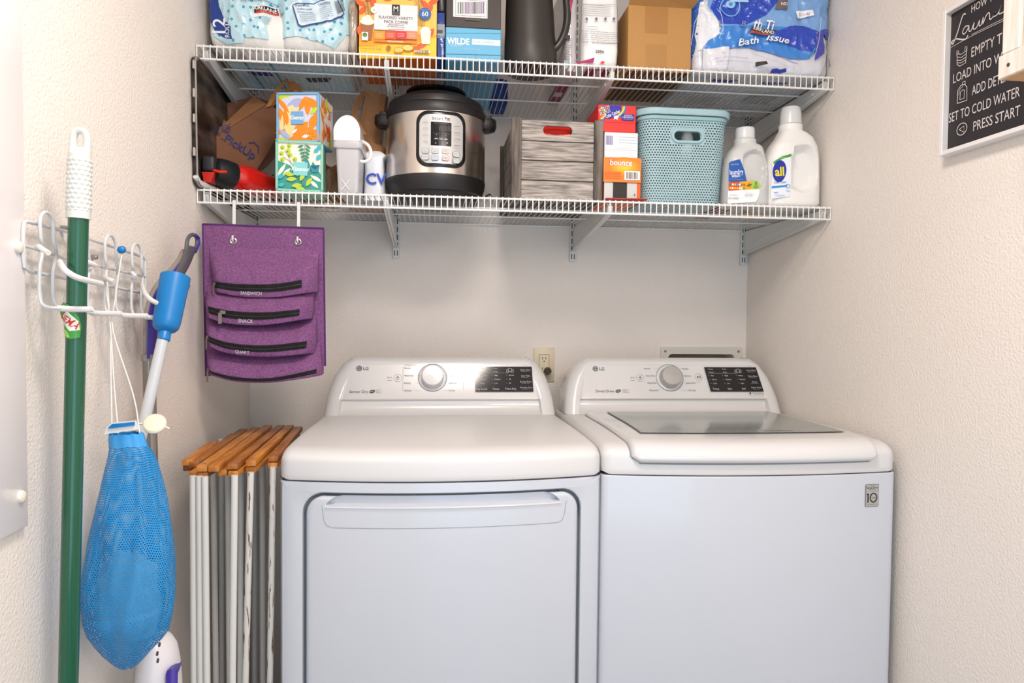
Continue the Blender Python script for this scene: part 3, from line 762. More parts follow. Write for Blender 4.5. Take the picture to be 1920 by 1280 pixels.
t = thing('perforated_basket', 'small white perforated plastic basket behind the paper bag and tissue box', 'basket', ((PB0+PB1)/2, -.19, zl))
MB().rbox((PB0, -.225, zl), (PB1, -.221, zl+.10), .002, 1).rbox((PB0, -.16, zl), (PB1, -.155, zl+.10), .002, 1).rbox((PB0, -.225, zl), (PB0+.004, -.155, zl+.10), .002, 1).rbox((PB1-.004, -.225, zl), (PB1, -.155, zl+.10), .002, 1).box((PB0+.001, -.224, zl+.001), (PB1-.001, -.156, zl+.004)).build('basket_body', mat('#dadada', .4), t, None)
P = box_print(PB0, .19, zl, zl+.10, -.225)
for i in range(7):
    for j in range(4): P.rect(.08+i*.13, .08+j*.23, .13+i*.13, .25+j*.23, '#4a4038', r=.001)
P.build('slots', t)
# cereal dispenser
t = thing('cereal_dispenser', 'white translucent cereal dispenser with oval flip lid and strap handle', 'dispenser', (.355, -.42, zl))
frost = mat('#ebeaec', .35, name='frosted_plastic', Transmission_Weight=.35, Subsurface_Weight=0.0)
wpl = mat('#f3f2f2', .3, name='white_plastic')
a0 = at(633, 358, -.497).x; a1 = at(672, 358, -.497).x; b0 = at(627, 276, -.5).x; b1 = at(676, 276, -.5).x
def rrz(x0, x1, y0, y1, z, r):
    P = []
    for cx_, cy_, a in ((x1-r, y1-r, 0), (x0+r, y1-r, 90), (x0+r, y0+r, 180), (x1-r, y0+r, 270)):
        for k in range(6):
            q = math.radians(a+k*18); P.append(V((cx_+r*math.cos(q), cy_+r*math.sin(q), z)))
    return P
cz = zl+.120
MB().loft([rrz(a0+.002, a1-.002, -.495, -.335, zl, .010), rrz(a0, a1, -.497, -.333, zl+.003, .010), rrz(b0+.002, b1-.002, -.499, -.305, cz, .010)]).build('container', frost, t)
MB().tube([(a0+.010, -.4995, zl+.008), (a0+.030, -.4995, zl+.034)], .0012, 5).tube([(a0+.030, -.4995, zl+.008), (a0+.010, -.4995, zl+.034)], .0012, 5).build('cross_mark', wpl, t)
MB().loft([rrz(b0-.002, b1+.002, -.504, -.300, cz-.006, .012), rrz(b0-.004, b1+.004, -.506, -.298, cz-.003, .012), rrz(b0-.004, b1+.004, -.506, -.298, cz+.014, .012), rrz(b0-.001, b1+.001, -.503, -.30, cz+.019, .012), rrz(b0+.006, b1-.004, -.47, -.36, cz+.055, .016), rrz(b0+.012, b1-.012, -.44, -.38, cz+.062, .014)]).build('lid', frost, t)
fl = []; fc = V(((b0+b1)/2-.001, -.507, cz+.012)); hwf = (b1-b0)/2+.0005
for k in range(41):
    q = -PI/2+2*PI*k/41
for sgn, yy in ((0, 0), (1, .004)):
    r_ = []
    for k in range(15): 
        q = PI*k/14; r_.append(V((fc.x+hwf*math.cos(q)*(1-.10*math.sin(q)), fc.y+yy+.018*math.sin(q)*.9, fc.z+.026+.042*math.sin(q))))
    r_ += [V((fc.x-hwf*.98, fc.y+yy, fc.z)), V((fc.x+hwf*.98, fc.y+yy, fc.z))]
    fl.append(r_)
MB().loft(fl).build('flip_lid', wpl, t, 40)
hp = [at(675, 263, -.47), at(690, 272, -.48), at(696, 287, -.485), at(692, 299, -.485), at(682, 303, -.48), at(671, 301, -.475)]
MB().tube(smooth_path(hp, 6), .0042, 8).build('handle', wpl, t)
# ---------------- pressure cooker
cc = V((.589, -.335, zl)); R_ = .138
t = thing('pressure_cooker', 'stainless electric pressure cooker with black lid and control panel', 'pressure cooker', tuple(cc))
steel = mat('#ded8d3', .24, 1.0, name='brushed_stainless'); blp = mat('#1d1b1c', .42, name='matte_black_plastic'); blg = mat('#0d0c0e', .2, name='gloss_black_plastic')
MB().lathe([(.0, .0), (.105, .0), (.118, .006), (.124, .022), (.130, .025), (.1375, .046), (.139, .059), (.1385, .065), (.136, .066), (0, .066)], cc, 64).build('base', blp, t)
MB().lathe([(R_-.004, .064), (R_, .065), (R_, .228), (R_-.003, .230)], cc, 72).build('steel_body', steel, t)
MB().lathe([(0, 0.226), (R_+.000, 0.227), (R_+.001, 0.230), (R_+.001, 0.252), (R_-.001, 0.255), (R_-.004, 0.257), (R_-.004, 0.260), (R_-.008, 0.274), (R_-.020, 0.282), (R_-.036, 0.290), (.07, 0.296), (.0, 0.298)], cc, 72).build('lid', blp, t)
hd = [cc+V((-.084, -.010, .288)), cc+V((-.078, -.012, .305)), cc+V((-.052, -.014, .317)), cc+V((0, -.016, .321)), cc+V((.052, -.014, .317)), cc+V((.078, -.012, .305)), cc+V((.084, -.010, .288))]
pth = smooth_path(hd, 5)
MB().loft([[p+V((0, -.026, -.002)), p+V((0, -.02, .006)), p+V((0, .02, .006)), p+V((0, .026, -.002)), p+V((0, .02, -.007)), p+V((0, -.02, -.007))] for p in pth]).build('lid_handle', blg, t)
for sg in (-1, 1):
    mb = MB()
    x0 = cc.x+sg*(R_-.004); x1 = cc.x+sg*(R_+.036)
    f = lambda s_, z: [V((min(x0, x1), cc.y-.032*s_, z)), V((max(x0, x1), cc.y-.032*s_, z)), V((max(x0, x1), cc.y+.032*s_, z)), V((min(x0, x1), cc.y+.032*s_, z))]
    ro = []
    for z, sc in ((cc.z+.210, .60), (cc.z+.214, .85), (cc.z+.222, .95), (cc.z+.238, .95), (cc.z+.243, .9)):
        r_ = []
        for k in range(13):
            q = -PI/2+PI*k/12; r_.append(V((x0+sg*.038*sc*math.cos(q)**.7 if math.cos(q) > 1e-6 else x0, cc.y+.034*sc*math.sin(q), z)))
        ro.append(r_)
    mb.loft(ro).build('side_handle', blp, t)
    MB().rbox((min(x0, x0+sg*.022), cc.y-.018, cc.z+.240), (max(x0, x0+sg*.022), cc.y+.018, cc.z+.253), .003, 2).build('handle_slot', blp, t)
pa0, PWd, PHt = .105, .132, .145
def cyl(x, y):
    a = pa0+(x-.5)*PWd/R_
    return V((cc.x+(R_+.0035)*math.sin(a), cc.y-(R_+.0035)*math.cos(a), cc.z+.080+y*PHt)), V((math.sin(a), -math.cos(a), 0))
bz = []
for off, ins in ((-.004, 0), (.0035, .0), (.005, .003), (.005, .009)):
    r_ = []; w_h = PWd/2-ins; h_h = PHt/2-ins; rc_ = .030-ins*.5
    for cx_, cy_, a in ((w_h-rc_, h_h-rc_, 0), (-w_h+rc_, h_h-rc_, 90), (-w_h+rc_, -h_h+rc_, 180), (w_h-rc_, -h_h+rc_, 270)):
        for k in range(7):
            q = math.radians(a+k*15); X_ = cx_+rc_*math.cos(q); Y_ = cy_+rc_*math.sin(q)
            p, nn = cyl(.5+X_/PWd, .5+Y_/PHt); r_.append(p+nn*(off-.0035))
    # add points along straight runs
    bz.append(r_)
def dens(r_):
    o = []
    for i, p in enumerate(r_):
        q = r_[(i+1) % len(r_)]; o.append(p)
        if (q-p).length > .02:
            for k in range(1, 6):
                z = p.lerp(q, k/6); ang = math.atan2(z.x-cc.x, -(z.y-cc.y)); rr0 = math.hypot(p.x-cc.x, p.y-cc.y); o.append(V((cc.x+rr0*math.sin(ang), cc.y-rr0*math.cos(ang), z.z)))
    return o
bz = [dens(r_) for r_ in bz]
pf = MB().loft(bz, cap=False).build('panel_frame', blg, t)
P = Print(cyl, PWd, PHt, .0009, fine=.010)
P.rect(.066, .060, .934, .940, '#c9cbcb', r=.026, rough=.3, metal=.4)
P.rect(.29, .375, .69, .80, '#17171c', rough=.12, r=.002)
P.fine = None; P.off = .0016
P.text('Instant Pot', .49, .865, .0105, '#2a2a2c', width=.046, bold=0.005); P.ell(.618, .868, .0024, .0024, '#d0432e', n=10)
P.text('888', .56, .69, .0135, '#58504c', shear=.1, width=.030); P.scribble(.36, .77, .62, .785, 1, '#a8a8a8', .0005); 
for x in (.40, .58): P.poly([(x-.012, .56), (x+.012, .56), (x, .575)], '#c8c8c8'); P.scribble(x-.06, .585, x+.07, .60, 1, '#a8a8a8', .0004)
for x in (.395, .485, .575): P.rect(x-.032, .485, x+.032, .502, '#c4c4c8'); P.scribble(x-.03, .51, x+.03, .53, 1, '#a8a8a8', .0004)
P.text('-', .385, .43, .010, '#d8d8d8'); P.text('+', .60, .43, .008, '#d8d8d8')
for (x, y, c1) in ((.19, .28, '#8e8f90'), (.38, .28, '#9aa0a4'), (.57, .28, '#c9a06a'), (.78, .24, '#8e8f90'), (.19, .16, '#8e8f90'), (.38, .155, '#7ea2cc'), (.57, .155, '#d07a66'), (.78, .125, '#8e8f90')):
    hw_, hh_ = .068, .048
    P.rect(x-hw_, y-hh_, x+hw_, y+hh_, c1, r=.004); P.rect(x-hw_+.008, y-hh_+.007, x+hw_-.008, y+hh_-.007, '#cfd1d1', r=.0035); P.scribble(x-.045, y-.025, x+.05, y+.025, 2, '#55565a', .0006, seed=int(x*100))
for k in range(4): P.scribble(.14, .76-k*.115, .25, .80-k*.115, 2, '#6a6b6e', .0006, seed=k); P.ell(.195, .825-k*.115, .0008, .0008, '#555555', n=6)
for k in range(4): P.scribble(.73, .73-k*.115, .86, .75-k*.115, 1, '#5a5b5e', .0012, seed=k+9); P.line([(.73, .69-k*.115), (.86, .69-k*.115)], .0004, '#9a9b9c')
P.build('control_panel', t)
strap([V((.715, -.44, zl+.006)), V((.735, -.43, zl+.02)), V((.745, -.40, zl+.012)), V((.748, -.34, zl+.004))], (0, .01, .006), blp, 'power_cord', t)
# ---------------- wooden crate
t = thing('wooden_crate', 'weathered gray wooden crate with an oval handle hole', 'crate', (.908, -.34, zl))
wood = mat('#6f665f', .85, name='weathered_gray_wood', bump=(60, .8, .003, 6, (.25, 1, 3)))
noise_color(wood, '#655d57', '#c6beb6', 110, 9, (.16, .8, 1.9), .28, .74)
wood2 = mat('#5c544e', .85, name='dark_gray_wood', bump=(60, .8, .003, 6, (3, 1, .25)))
noise_color(wood2, '#37312d', '#8b8178', 34, 8, (2.2, .8, .22), .30, .70)
X0, X1, Y0, Y1 = .7862, 1.031, -.495, -.165; H = .209
for x0, x1, m in ((X0, X0+.026, wood2), (X1-.025, X1, wood2)):
    MB().rbox((x0, Y0, zl), (x1, Y0+.016, zl+H+.003), .0015, 1).build('post', m, t)
    MB().rbox((x0, Y1-.016, zl), (x1, Y1, zl+H+.003), .0015, 1).build('post', m, t)
bh = [(0, .0490), (.0515, .1010), (.1035, .1515), (.154, .207)]
for k, (z0, z1) in enumerate(bh):
    for yy in (Y0+.0035, Y1-.0165):
        b = MB().rbox((X0+.026, yy, zl+z0), (X1-.025, yy+.012, zl+z1), .0012, 1).build('board', wood, t, None)
        if k == 3:
            cxx = (X0+X1)/2-.0; ob = MB(); pts = []
            for c2, a in ((.027, -90), (-.027, 90)):
                for q in range(9):
                    an = math.radians(a+q*22.5); pts.append((cxx+c2+.0125*math.cos(an), yy-.02, zl+.182+.0125*math.sin(an)))
            ob.prism(pts, (0, .06, 0)); cut(b, ob)
    for x0 in (X0-.0, X1-.009):
        zz1 = z1-(.018 if k == 3 else 0)
        MB().rbox((x0, Y0+.016, zl+z0), (x0+.009, Y1-.016, zl+zz1), .0012, 1).build('board', wood2, t, None)
MB().box((X0+.01, Y0+.016, zl+.002), (X1-.01, Y1-.016, zl+.009)).build('crate_floor', wood2, t, None)
t = thing('red_bag', 'red plastic bag stuffed inside the gray wooden crate', 'bag', (.908, -.34, zl+.01))
crumple('bag_body', t, (.908, -.40, zl+.115), (.10, .066, .098), mat('#e0281e', .25, name='red_plastic_film', bump=(60, .5, .004)), 5, .18, .45)
MB().rbox((.88, -.33, zl+.20), (.93, -.30, zl+.235), .002, 1).build('bag_tag', mat('#d8504a', .4), t)
# ---------------- stacked cartons
yf = -.49
t, c = carton('dryer_sheet_box', 'orange dryer sheet box torn open, bottom of the stack beside the crate', 'box', 1.0345, 1.1335, zl, zl+.115, -.495, -.33, mat('#e8641a', .45))
P = box_print(1.0345, 1.1335, zl, zl+.115, -.495)
P.rect(0, .0, 1, .5, '#c9cbc9'); P.rect(.24, .04, .63, .5, '#241a14'); P.rect(.90, 0, 1, .5, '#e5631b'); P.ell(.84, .16, .0025, .004, '#8a8372'); P.build('carton_print', c)
fm = mat('#ee7d16', .4)
f1 = MB().rbox((1.031, -.4995, zl+.050), (1.134, -.498, zl+.1155), .0007, 1).build('flap', fm, t)
P = box_print(1.031, 1.134, zl+.050, zl+.1155, -.4995)
for k in range(8): P.ell(.55, .62, .046-.0045*k, .026-.0028*k, ['#ee8116', '#ef8a18', '#f1931a', '#f39c1d', '#f5a521', '#f7af26', '#f8b92e', '#fac43a'][k], n=30)
P.text('bounce', .46, .80, .0165, '#d42a14', width=.062, bold=0.054, shear=.05); P.text('bounce', .46, .80, .0165, '#ffffff', width=.060, bold=0.016, shear=.05)
P.rect(.03, .14, .46, .42, '#e8701a'); P.scribble(.05, .2, .44, .40, 3, '#a8400c', .0008); P.rect(.55, .10, .96, .46, '#f2eeea'); P.bars(.60, .14, .92, .42, seed=5, n=14); P.build('flap_print', f1)
MB().prism([(1.037, -.497, zl+.001), (1.145, -.497, zl+.001), (1.148, -.515, zl+.0055), (1.034, -.515, zl+.004)], (0, 0, .0015)).build('flap', mat('#b8402a', .5), t, None)
P = box_print(1.0345, 1.1335, 0, 1, 0)
t, c = carton('white_box', 'white carton with a purple barcode, middle of the stack beside the crate', 'box', 1.0355, 1.1270, zl+.1165, zl+.1845, -.488, -.34, mat('#e9e6e8', .45))
P = box_print(1.0355, 1.1270, zl+.1165, zl+.1845, -.488)
P.line([(0, .31), (1, .31)], .0006, '#c2bfc4'); P.bars(.04, .5, .25, .86, '#6d63a8', 3, 9); P.scribble(.42, .55, .97, .88, 3, '#9fb8dc', .0011, 5); P.scribble(.3, .36, .8, .40, 1, '#cfcfd4', .0008, 4); P.build('carton_print', c)
t, c = carton('color_sheet_box', 'red carton with rainbow lettering, top of the stack beside the crate', 'box', 1.018, 1.1215, zl+.1855, zl+.2575, -.484, -.345, mat('#dd1c14', .4), 0)
P = box_print(1.018, 1.1215, zl+.1855, zl+.2575, -.484)
P.line([(0, .36), (1, .36)], .0007, '#a3120c')
def arc(cx_, cy_, r, a0, a1): return [(cx_+r*math.cos(math.radians(a0+(a1-a0)*k/14))/P.w, cy_+r*math.sin(math.radians(a0+(a1-a0)*k/14))/P.h) for k in range(15)]
for r, c1 in ((.034, '#2a56c8'), (.0315, '#38a2cc'), (.029, '#f2e22a'), (.0262, '#f29a1c')): P.line(arc(.40, .98, r, -70, -2), .0032, c1)
for r, c1 in ((.020, '#2a56c8'), (.0175, '#38a2cc'), (.015, '#f2e22a'), (.0125, '#f29a1c')): P.line(arc(.04, .68, r, -80, 80), .0028, c1)
P.poly([(.16, .50), (.30, .98), (.60, .985), (.62, .80), (.45, .55), (.30, .48)], '#2b2a9c')
P.text('SHOUT', .17, .78, .017, '#ffffff', rot=.38, bold=0.041, width=.031); P.text('SHOUT', .17, .78, .0165, '#141414', rot=.38, bold=0.009, width=.029)
P.text('Color Catcher', .38, .67, .0092, '#ffffff', rot=.42, width=.042, bold=0.009); P.poly([(.40, .56), (.47, .62), (.55, .56), (.50, .50), (.52, .44), (.46, .49), (.40, .45), (.43, .52)], '#f4f0ec')
P.rect(.62, .44, .95, .68, '#2c2a8c', r=.003); P.text('QUESTIONS?', .785, .635, .0028, '#ffffff'); P.text('1-800-558-5252', .785, .565, .0042, '#ffffff', width=.030); P.scribble(.66, .47, .91, .52, 1, '#c8c8e8', .0006); P.build('carton_print', c)
# ---------------- woven plastic basket
t = thing('woven_basket', 'pale aqua woven plastic basket with a lid and oval grip hole', 'basket', (1.256, -.37, zl))
mint = mat('#9fbfc6', .4, name='aqua_woven_plastic')
nt = mint.node_tree; b_ = nt.nodes['Principled BSDF']
tc = nt.nodes.new('ShaderNodeUVMap'); mp_ = nt.nodes.new('ShaderNodeMapping'); nt.links.new(tc.outputs[0], mp_.inputs[0])
mp_.inputs['Scale'].default_value = (1, 1, 1)
sx = nt.nodes.new('ShaderNodeSeparateXYZ'); nt.links.new(mp_.outputs[0], sx.inputs[0])
def mth(nt, op, a, b=None):
    n = nt.nodes.new('ShaderNodeMath'); n.operation = op
    for i, q in enumerate((a, b)):
        if q is None: continue
        if isinstance(q, (int, float)): n.inputs[i].default_value = q
        else: nt.links.new(q, n.inputs[i])
    return n.outputs[0]
def weave_nodes(nt, U, Vv, thr):
    row = mth(nt, 'FLOOR', Vv); par = mth(nt, 'MULTIPLY', mth(nt, 'MODULO', row, 2.0), .5)
    fu = mth(nt, 'SUBTRACT', mth(nt, 'FRACT', mth(nt, 'ADD', U, par)), .5); fv = mth(nt, 'SUBTRACT', mth(nt, 'FRACT', Vv), .5)
    d2 = mth(nt, 'ADD', mth(nt, 'MULTIPLY', fu, fu), mth(nt, 'MULTIPLY', fv, fv))
    return d2, mth(nt, 'LESS_THAN', d2, thr)
d2, hole = weave_nodes(nt, sx.outputs[0], sx.outputs[1], .085)
nr = nt.nodes.new('ShaderNodeBump'); nr.inputs['Strength'].default_value = .9; nr.inputs['Distance'].default_value = .002
nt.links.new(mth(nt, 'MINIMUM', d2, .2), nr.inputs['Height']); nt.links.new(nr.outputs[0], b_.inputs['Normal'])
tr = nt.nodes.new('ShaderNodeBsdfTransparent'); mx = nt.nodes.new('ShaderNodeMixShader'); out = nt.nodes['Material Output']
nt.links.new(hole, mx.inputs[0]); nt.links.new(b_.outputs[0], mx.inputs[1]); nt.links.new(tr.outputs[0], mx.inputs[2]); nt.links.new(mx.outputs[0], out.inputs[0])
mintp = mat('#9fbfc6', .38, name='aqua_plastic')
def rrn(x0, x1, y0, y1, z, r, n=5, ns=8):
    P = []
    def seg(a, b):
        for k in range(1, ns): P.append(V(a).lerp(V(b), k/ns))
    cs = ((x1-r, y0+r, -90), (x1-r, y1-r, 0), (x0+r, y1-r, 90), (x0+r, y0+r, 180))
    for i, (cx_, cy_, a) in enumerate(cs):
        for k in range(n+1):
            q = math.radians(a+k*90/n); P.append(V((cx_+r*math.cos(q), cy_+r*math.sin(q), z)))
        cx2, cy2, a2 = cs[(i+1) % 4]; q2 = math.radians(a2)
        seg(P[-1], V((cx2+r*math.cos(q2), cy2+r*math.sin(q2), z)))
    return P
bx0, bx1, tx0, tx1 = 1.145, 1.366, 1.133, 1.379; by0, by1, ty0, ty1 = -.487, -.24, -.497, -.225; BH = .225
def bring(f, e=0): return rrn(bx0+(tx0-bx0)*f-e, bx1+(tx1-bx1)*f+e, by0+(ty0-by0)*f-e, by1+(ty1-by1)*f+e, zl+.002+f*BH, .034+.006*f+e)
# body grid with a wall opening left for the grip
mb = MB(); NZ_ = 30; rings = [bring(k/NZ_) for k in range(NZ_+1)]; n_ = len(rings[0])
per = [0]
for k in range(n_): per.append(per[-1]+(rings[15][(k+1) % n_]-rings[15][k]).length)
vs_, uvs, fs = [], [], []
for j, r_ in enumerate(rings):
    for k in range(n_+1): vs_.append(r_[k % n_]); uvs.append((per[k]/.0076, j/NZ_*BH/.0068))
gx, gz, ghw, ghh = (tx0+tx1)/2+.006, zl+.180, .040, .017
for j in range(NZ_):
    for k in range(n_):
        q = (j*(n_+1)+k, j*(n_+1)+k+1, (j+1)*(n_+1)+k+1, (j+1)*(n_+1)+k); c_ = (vs_[q[0]]+vs_[q[2]])/2
        if abs(c_.x-gx) < ghw and abs(c_.z-gz) < ghh and c_.y < -.4: continue
        fs.append(q)
mb.add(vs_, fs, 0, uvs)
bb = mb.build('basket_body', mint, t, 50)
MB().loft([bring(0, -.002), bring(.012, -.002)]).build('basket_base', mintp, t)
def grip(e, y):
    P = []
    for c2, a in ((.026, -90), (-.026, 90)):
        for q in range(9):
            an = math.radians(a+q*22.5); P.append(V((gx+c2+e*math.cos(an), y-(.010*((gz+e*math.sin(an)-zl)/BH)-.008), gz+e*math.sin(an))))
    return P
yg = ty0+.002
MB().loft([grip(.0195, yg), grip(.0195, yg-.003), grip(.018, yg-.0042), grip(.0135, yg-.0042), grip(.012, yg-.003), grip(.012, yg+.006)], cap=False).build('grip_frame', mintp, t)
# infill between the square opening of the wall and the oval grip
sq = []
gi = grip(.019, yg+.0005)
for p in gi:
    dx = p.x-gx; dz = p.z-gz; k = max(abs(dx)/(ghw+.008), abs(dz)/(ghh+.006)); sq.append(V((gx+dx/k, p.y, gz+dz/k)))
MB().loft([sq, gi], cap=False).build('grip_infill', mintp, t)
MB().loft([bring(.975, .001), bring(.98, .004), bring(1.02, .004), bring(1.022, 0), bring(1.0, -.003)]).build('rim', mat('#8fb4ba', .5, name='aqua_rim_shade'), t)
lr = lambda f, e: [p+V((0, 0, 0)) for p in bring(f, e)]
MB().loft([lr(1.03, .004), lr(1.03, .0095), lr(1.04, .0105), lr(1.095, .0105), lr(1.105, .008), lr(1.107, .002), lr(1.107, -.02), lr(1.09, -.03), lr(1.09, -.09)]).build('lid', mintp, t)
MB().lathe([(0, 0), (.016, 0), (.0165, .06), (.012, .075), (0, .08)], (gx+.018, -.44, zl+.13), 20).build('roll', mat('#cfd6d6', .6), thing('white_bottle', 'pale bottle visible inside the aqua basket through the grip hole', 'bottle', (gx+.018, -.44, zl+.13)))
# ---------------- detergent bottles
def bottle(par, cx_, cy_, prof, m, dent=None, n=64, p=.62):
    rings = []
    P0 = []
    for i in range(len(prof)-1):
        a, b = prof[i], prof[i+1]; st = max(1, int(abs(b[0]-a[0])/.004))
        for k in range(st): P0.append([a[q]+(b[q]-a[q])*k/st for q in range(len(a))])
    P0.append(list(prof[-1]))
    for q in P0:
        z, x0, x1, dp = q[:4]; pw = q[4] if len(q) > 4 else p; r_ = []
        for k in range(n):
            a = 2*PI*k/n; ca = math.copysign(abs(math.cos(a))**pw, math.cos(a)); sa = math.copysign(abs(math.sin(a))**pw, math.sin(a))
            pt = V((cx_+(x0+x1)/2+ca*(x1-x0)/2, cy_+sa*dp/2, zl+z))
            if dent and sa < 0: pt.y += dent(pt.x-cx_, z)
            r_.append(pt)
        rings.append(r_)
    return MB().loft(rings).build('bottle_body', m, par, 50), rings
def sstep(e0, e1, x):
    t_ = max(0, min(1, (x-e0)/(e1-e0))); return t_*t_*(3-2*t_)
wht = mat('#efeeea', .32, name='white_hdpe'); cl2 = mat('#e6e8e8', .25, name='clear_frosted_cap', Transmission_Weight=.15)
t = thing('laundry_detergent', 'smaller translucent white laundry bottle with a blue label, beside the basket', 'detergent', (1.44, -.44, zl), 'detergent bottles')
smk = mat('#d9dad8', .35, name='translucent_white_hdpe', Transmission_Weight=.12)
def dent1(x, z):
    ex = (x-.012)/.036; ez = (z-.100)/.052; d_ = (abs(ex)**2.6+abs(ez)**2.6); return .019*(1-sstep(.68, 1.1, d_))
prof = [(0, -.060, .058, .080), (.004, -.066, .064, .088), (.010, -.068, .066, .092), (.06, -.068, .066, .092), (.10, -.066, .062, .092), (.13, -.060, .054, .088), (.150, -.050, .049, .078), (.165, -.036, .046, .064), (.172, -.031, .042, .058, .9), (.176, -.030, .031, .056, 1), (.186, -.030, .031, .056, 1), (.188, -.028, .028, .052, 1), (.190, -.027, .027, .050, 1)]
bb, _ = bottle(t, 1.443, -.45, prof, smk, dent1)
MB().lathe([(.024, .189), (.0265, .190), (.026, .215), (.0245, .219), (0, .220)], (1.443, -.45, zl), 32).build('cap', cl2, t)
m, w, h = plane_map((1.376, -.4970, zl+.002), (.092, 0, 0), (0, 0, .125))
P = Print(m, w, h, .0003)
P.poly([(.02, .48), (.58, .50), (.50, .74), (.36, .97), (.10, .92), (.02, .88)], '#1f55a8'); P.text('laundry', .26, .70, .0135, '#ffffff', rot=.1, width=.038); P.text('wash', .24, .62, .011, '#ffffff', rot=.1, width=.024); P.text('dye free', .2, .86, .005, '#9fd0c0', rot=.1); P.scribble(.05, .52, .48, .55, 1, '#8fb4e0', .0007)
P.poly([(.0, .0), (.86, .06), (.93, .12), (.98, .25), (.98, .42), (.02, .40)], '#f4f4f4')
P.poly([(.02, .28), (.98, .34), (.98, .46), (.88, .52), (.6, .50), (.02, .46)], '#f2a61c'); P.poly([(.02, .28), (.36, .30), (.36, .49), (.02, .46)], '#d5422a'); P.poly([(.72, .325), (.98, .34), (.98, .46), (.88, .52), (.72, .51)], '#a9c94a')
rr = random.Random(11)
for k in range(14): P.rect(*(lambda x, y: (x, y, x+.05, y+.045))(.05+(k % 7)*.07, .32+(k//7)*.075), rr.choice(['#d5422a', '#2a9a4a', '#2b3fa8', '#f2c61c', '#e8e8e8', '#58b0d8']))
for k in range(4): P.leaf(.60+.03*k, .40+.03*(k % 2), .008, .003, k, '#2f6a2a')
P.ring(.855, .475, .003, .0009, '#2b2f78', n=12); P.line([(.855, .46), (.855, .36)], .0011, '#2b2f78'); P.line([(.79, .41), (.81, .375), (.855, .358), (.90, .375), (.92, .41)], .0011, '#2b2f78'); P.line([(.82, .44), (.89, .44)], .0009, '#2b2f78')
P.ring(.63, .20, .013, .0004, '#6a6aa0', ry=.006); P.text('25 FL OZ', .63, .20, .0045, '#4a4a90', width=.018); P.text('32 LOADS', .17, .12, .005, '#4a4a90'); P.scribble(.05, .16, .30, .22, 1, '#6a6aa0', .001)
P.build('label', t)
t = thing('laundry_detergent', 'larger white detergent jug with a blue oval logo by the right wall', 'detergent', (1.572, -.45, zl), 'detergent bottles')
def dent2(x, z):
    ex = (x-.022)/.040; ez = (z-.104)/.066; d_ = (abs(ex)**2.3+abs(ez)**2.3); return .030*(1-sstep(.62, 1.08, d_))
prof = [(0, -.068, .068, .082), (.004, -.076, .076, .092), (.012, -.079, .080, .096), (.05, -.079, .080, .096), (.10, -.077, .079, .096), (.14, -.070, .077, .094), (.170, -.058, .072, .088), (.195, -.040, .060, .072), (.208, -.033, .042, .064), (.214, -.031, .033, .062, 1), (.230, -.031, .033, .062, 1), (.232, -.029, .029, .056, 1)]
bb, _ = bottle(t, 1.572, -.455, prof, wht, dent2)
MB().lathe([(.026, .231), (.0295, .233), (.028, .262), (.0255, .277), (.023, .280), (0, .281)], (1.573, -.455, zl), 32).build('cap', cl2, t)
m, w, h = plane_map((1.496, -.5045, zl+.018), (.056, -.0, 0), (0, 0, .125))
P = Print(m, w, h, .0003)
P.poly([(.0, .0), (.93, .06), (1, .4), (.98, .98), (.5, .94), (.05, .80)], '#e6eef8')
P.poly([(.08, .80), (.50, .92), (.98, .985), (1.0, .93), (.5, .86), (.09, .74)], '#3fa02e'); P.scribble(.3, .87, .8, .91, 1, '#d8f0d0', .001)
P.ell(.40, .60, .0195, .030, '#1a2f9c', rot=-.12); P.text('all', .40, .60, .0245, '#f2e021', width=.026, bold=0.023, rot=.08)
P.text('free clear', .45, .365, .0068, '#2a4f9c', width=.036, rot=.08); P.poly([(.02, .22), (.8, .27), (.82, .31), (.02, .27)], '#2f93d0'); P.ring(.84, .28, .0065, .0014, '#3a86c0', ry=.006); P.text('stain', .25, .14, .005, '#5a6aa0', rot=.05); P.scribble(.2, .05, .7, .10, 2, '#8a9ac8', .0007); P.text('free', .85, .18, .0045, '#3a9ad0')
P.build('label', t)
t, c = carton('yellow_carton', 'small yellow carton wedged between the two detergent bottles', 'box', 1.490, 1.530, zl, zl+.155, -.385, -.33, mat('#c9961c', .5))
P = box_print(1.49, 1.53, zl, zl+.155, -.385); P.rect(0, 0, 1, .80, '#e8e8ea'); P.scribble(.1, .85, .9, .95, 1, '#332a10', .003); P.build('carton_print', c)
t = thing('red_pouch', 'flat dark red pouch lying under the right end of the basket', 'pouch', (1.40, -.33, zl))
MB().rbox((1.383, -.40, zl), (1.43, -.22, zl+.05), .006, 2).build('pouch_body', mat('#7a1f2c', .5), t)
# ------------------------------------------------------------------ things on the upper shelf
class PxPrint(Print):
    """print on a front face standing at depth Y; q() gives face coordinates of a point seen there"""
    def __init__(s, x0, x1, z0, z1, Y, **kw):
        m, w, h = plane_map((x0, Y, z0), (x1-x0, 0, 0), (0, 0, z1-z0)); super().__init__(m, w, h, **kw)
        s.b = (x0, x1, z0, z1, Y)
    def q(s, px, py):
        p = at(px, py, s.b[4]); return ((p.x-s.b[0])/(s.b[1]-s.b[0]), (p.z-s.b[2])/(s.b[3]-s.b[2]))
    def R(s, a, b, c, d, col, **kw):
        x0, y1 = s.q(a, b); x1, y0 = s.q(c, d); return s.rect(max(0, x0), max(0, y0), min(1, x1), min(1, y1), col, **kw)
    def PP(s, pts, col, **kw): return s.poly([s.q(*p) for p in pts], col, **kw)
    def T(s, t, px, py, size, col, **kw): x, y = s.q(px, py); return s.text(t, x, y, size, col, **kw)
    def E(s, px, py, rx, ry, col, **kw): x, y = s.q(px, py); return s.ell(x, y, rx, ry, col, **kw)
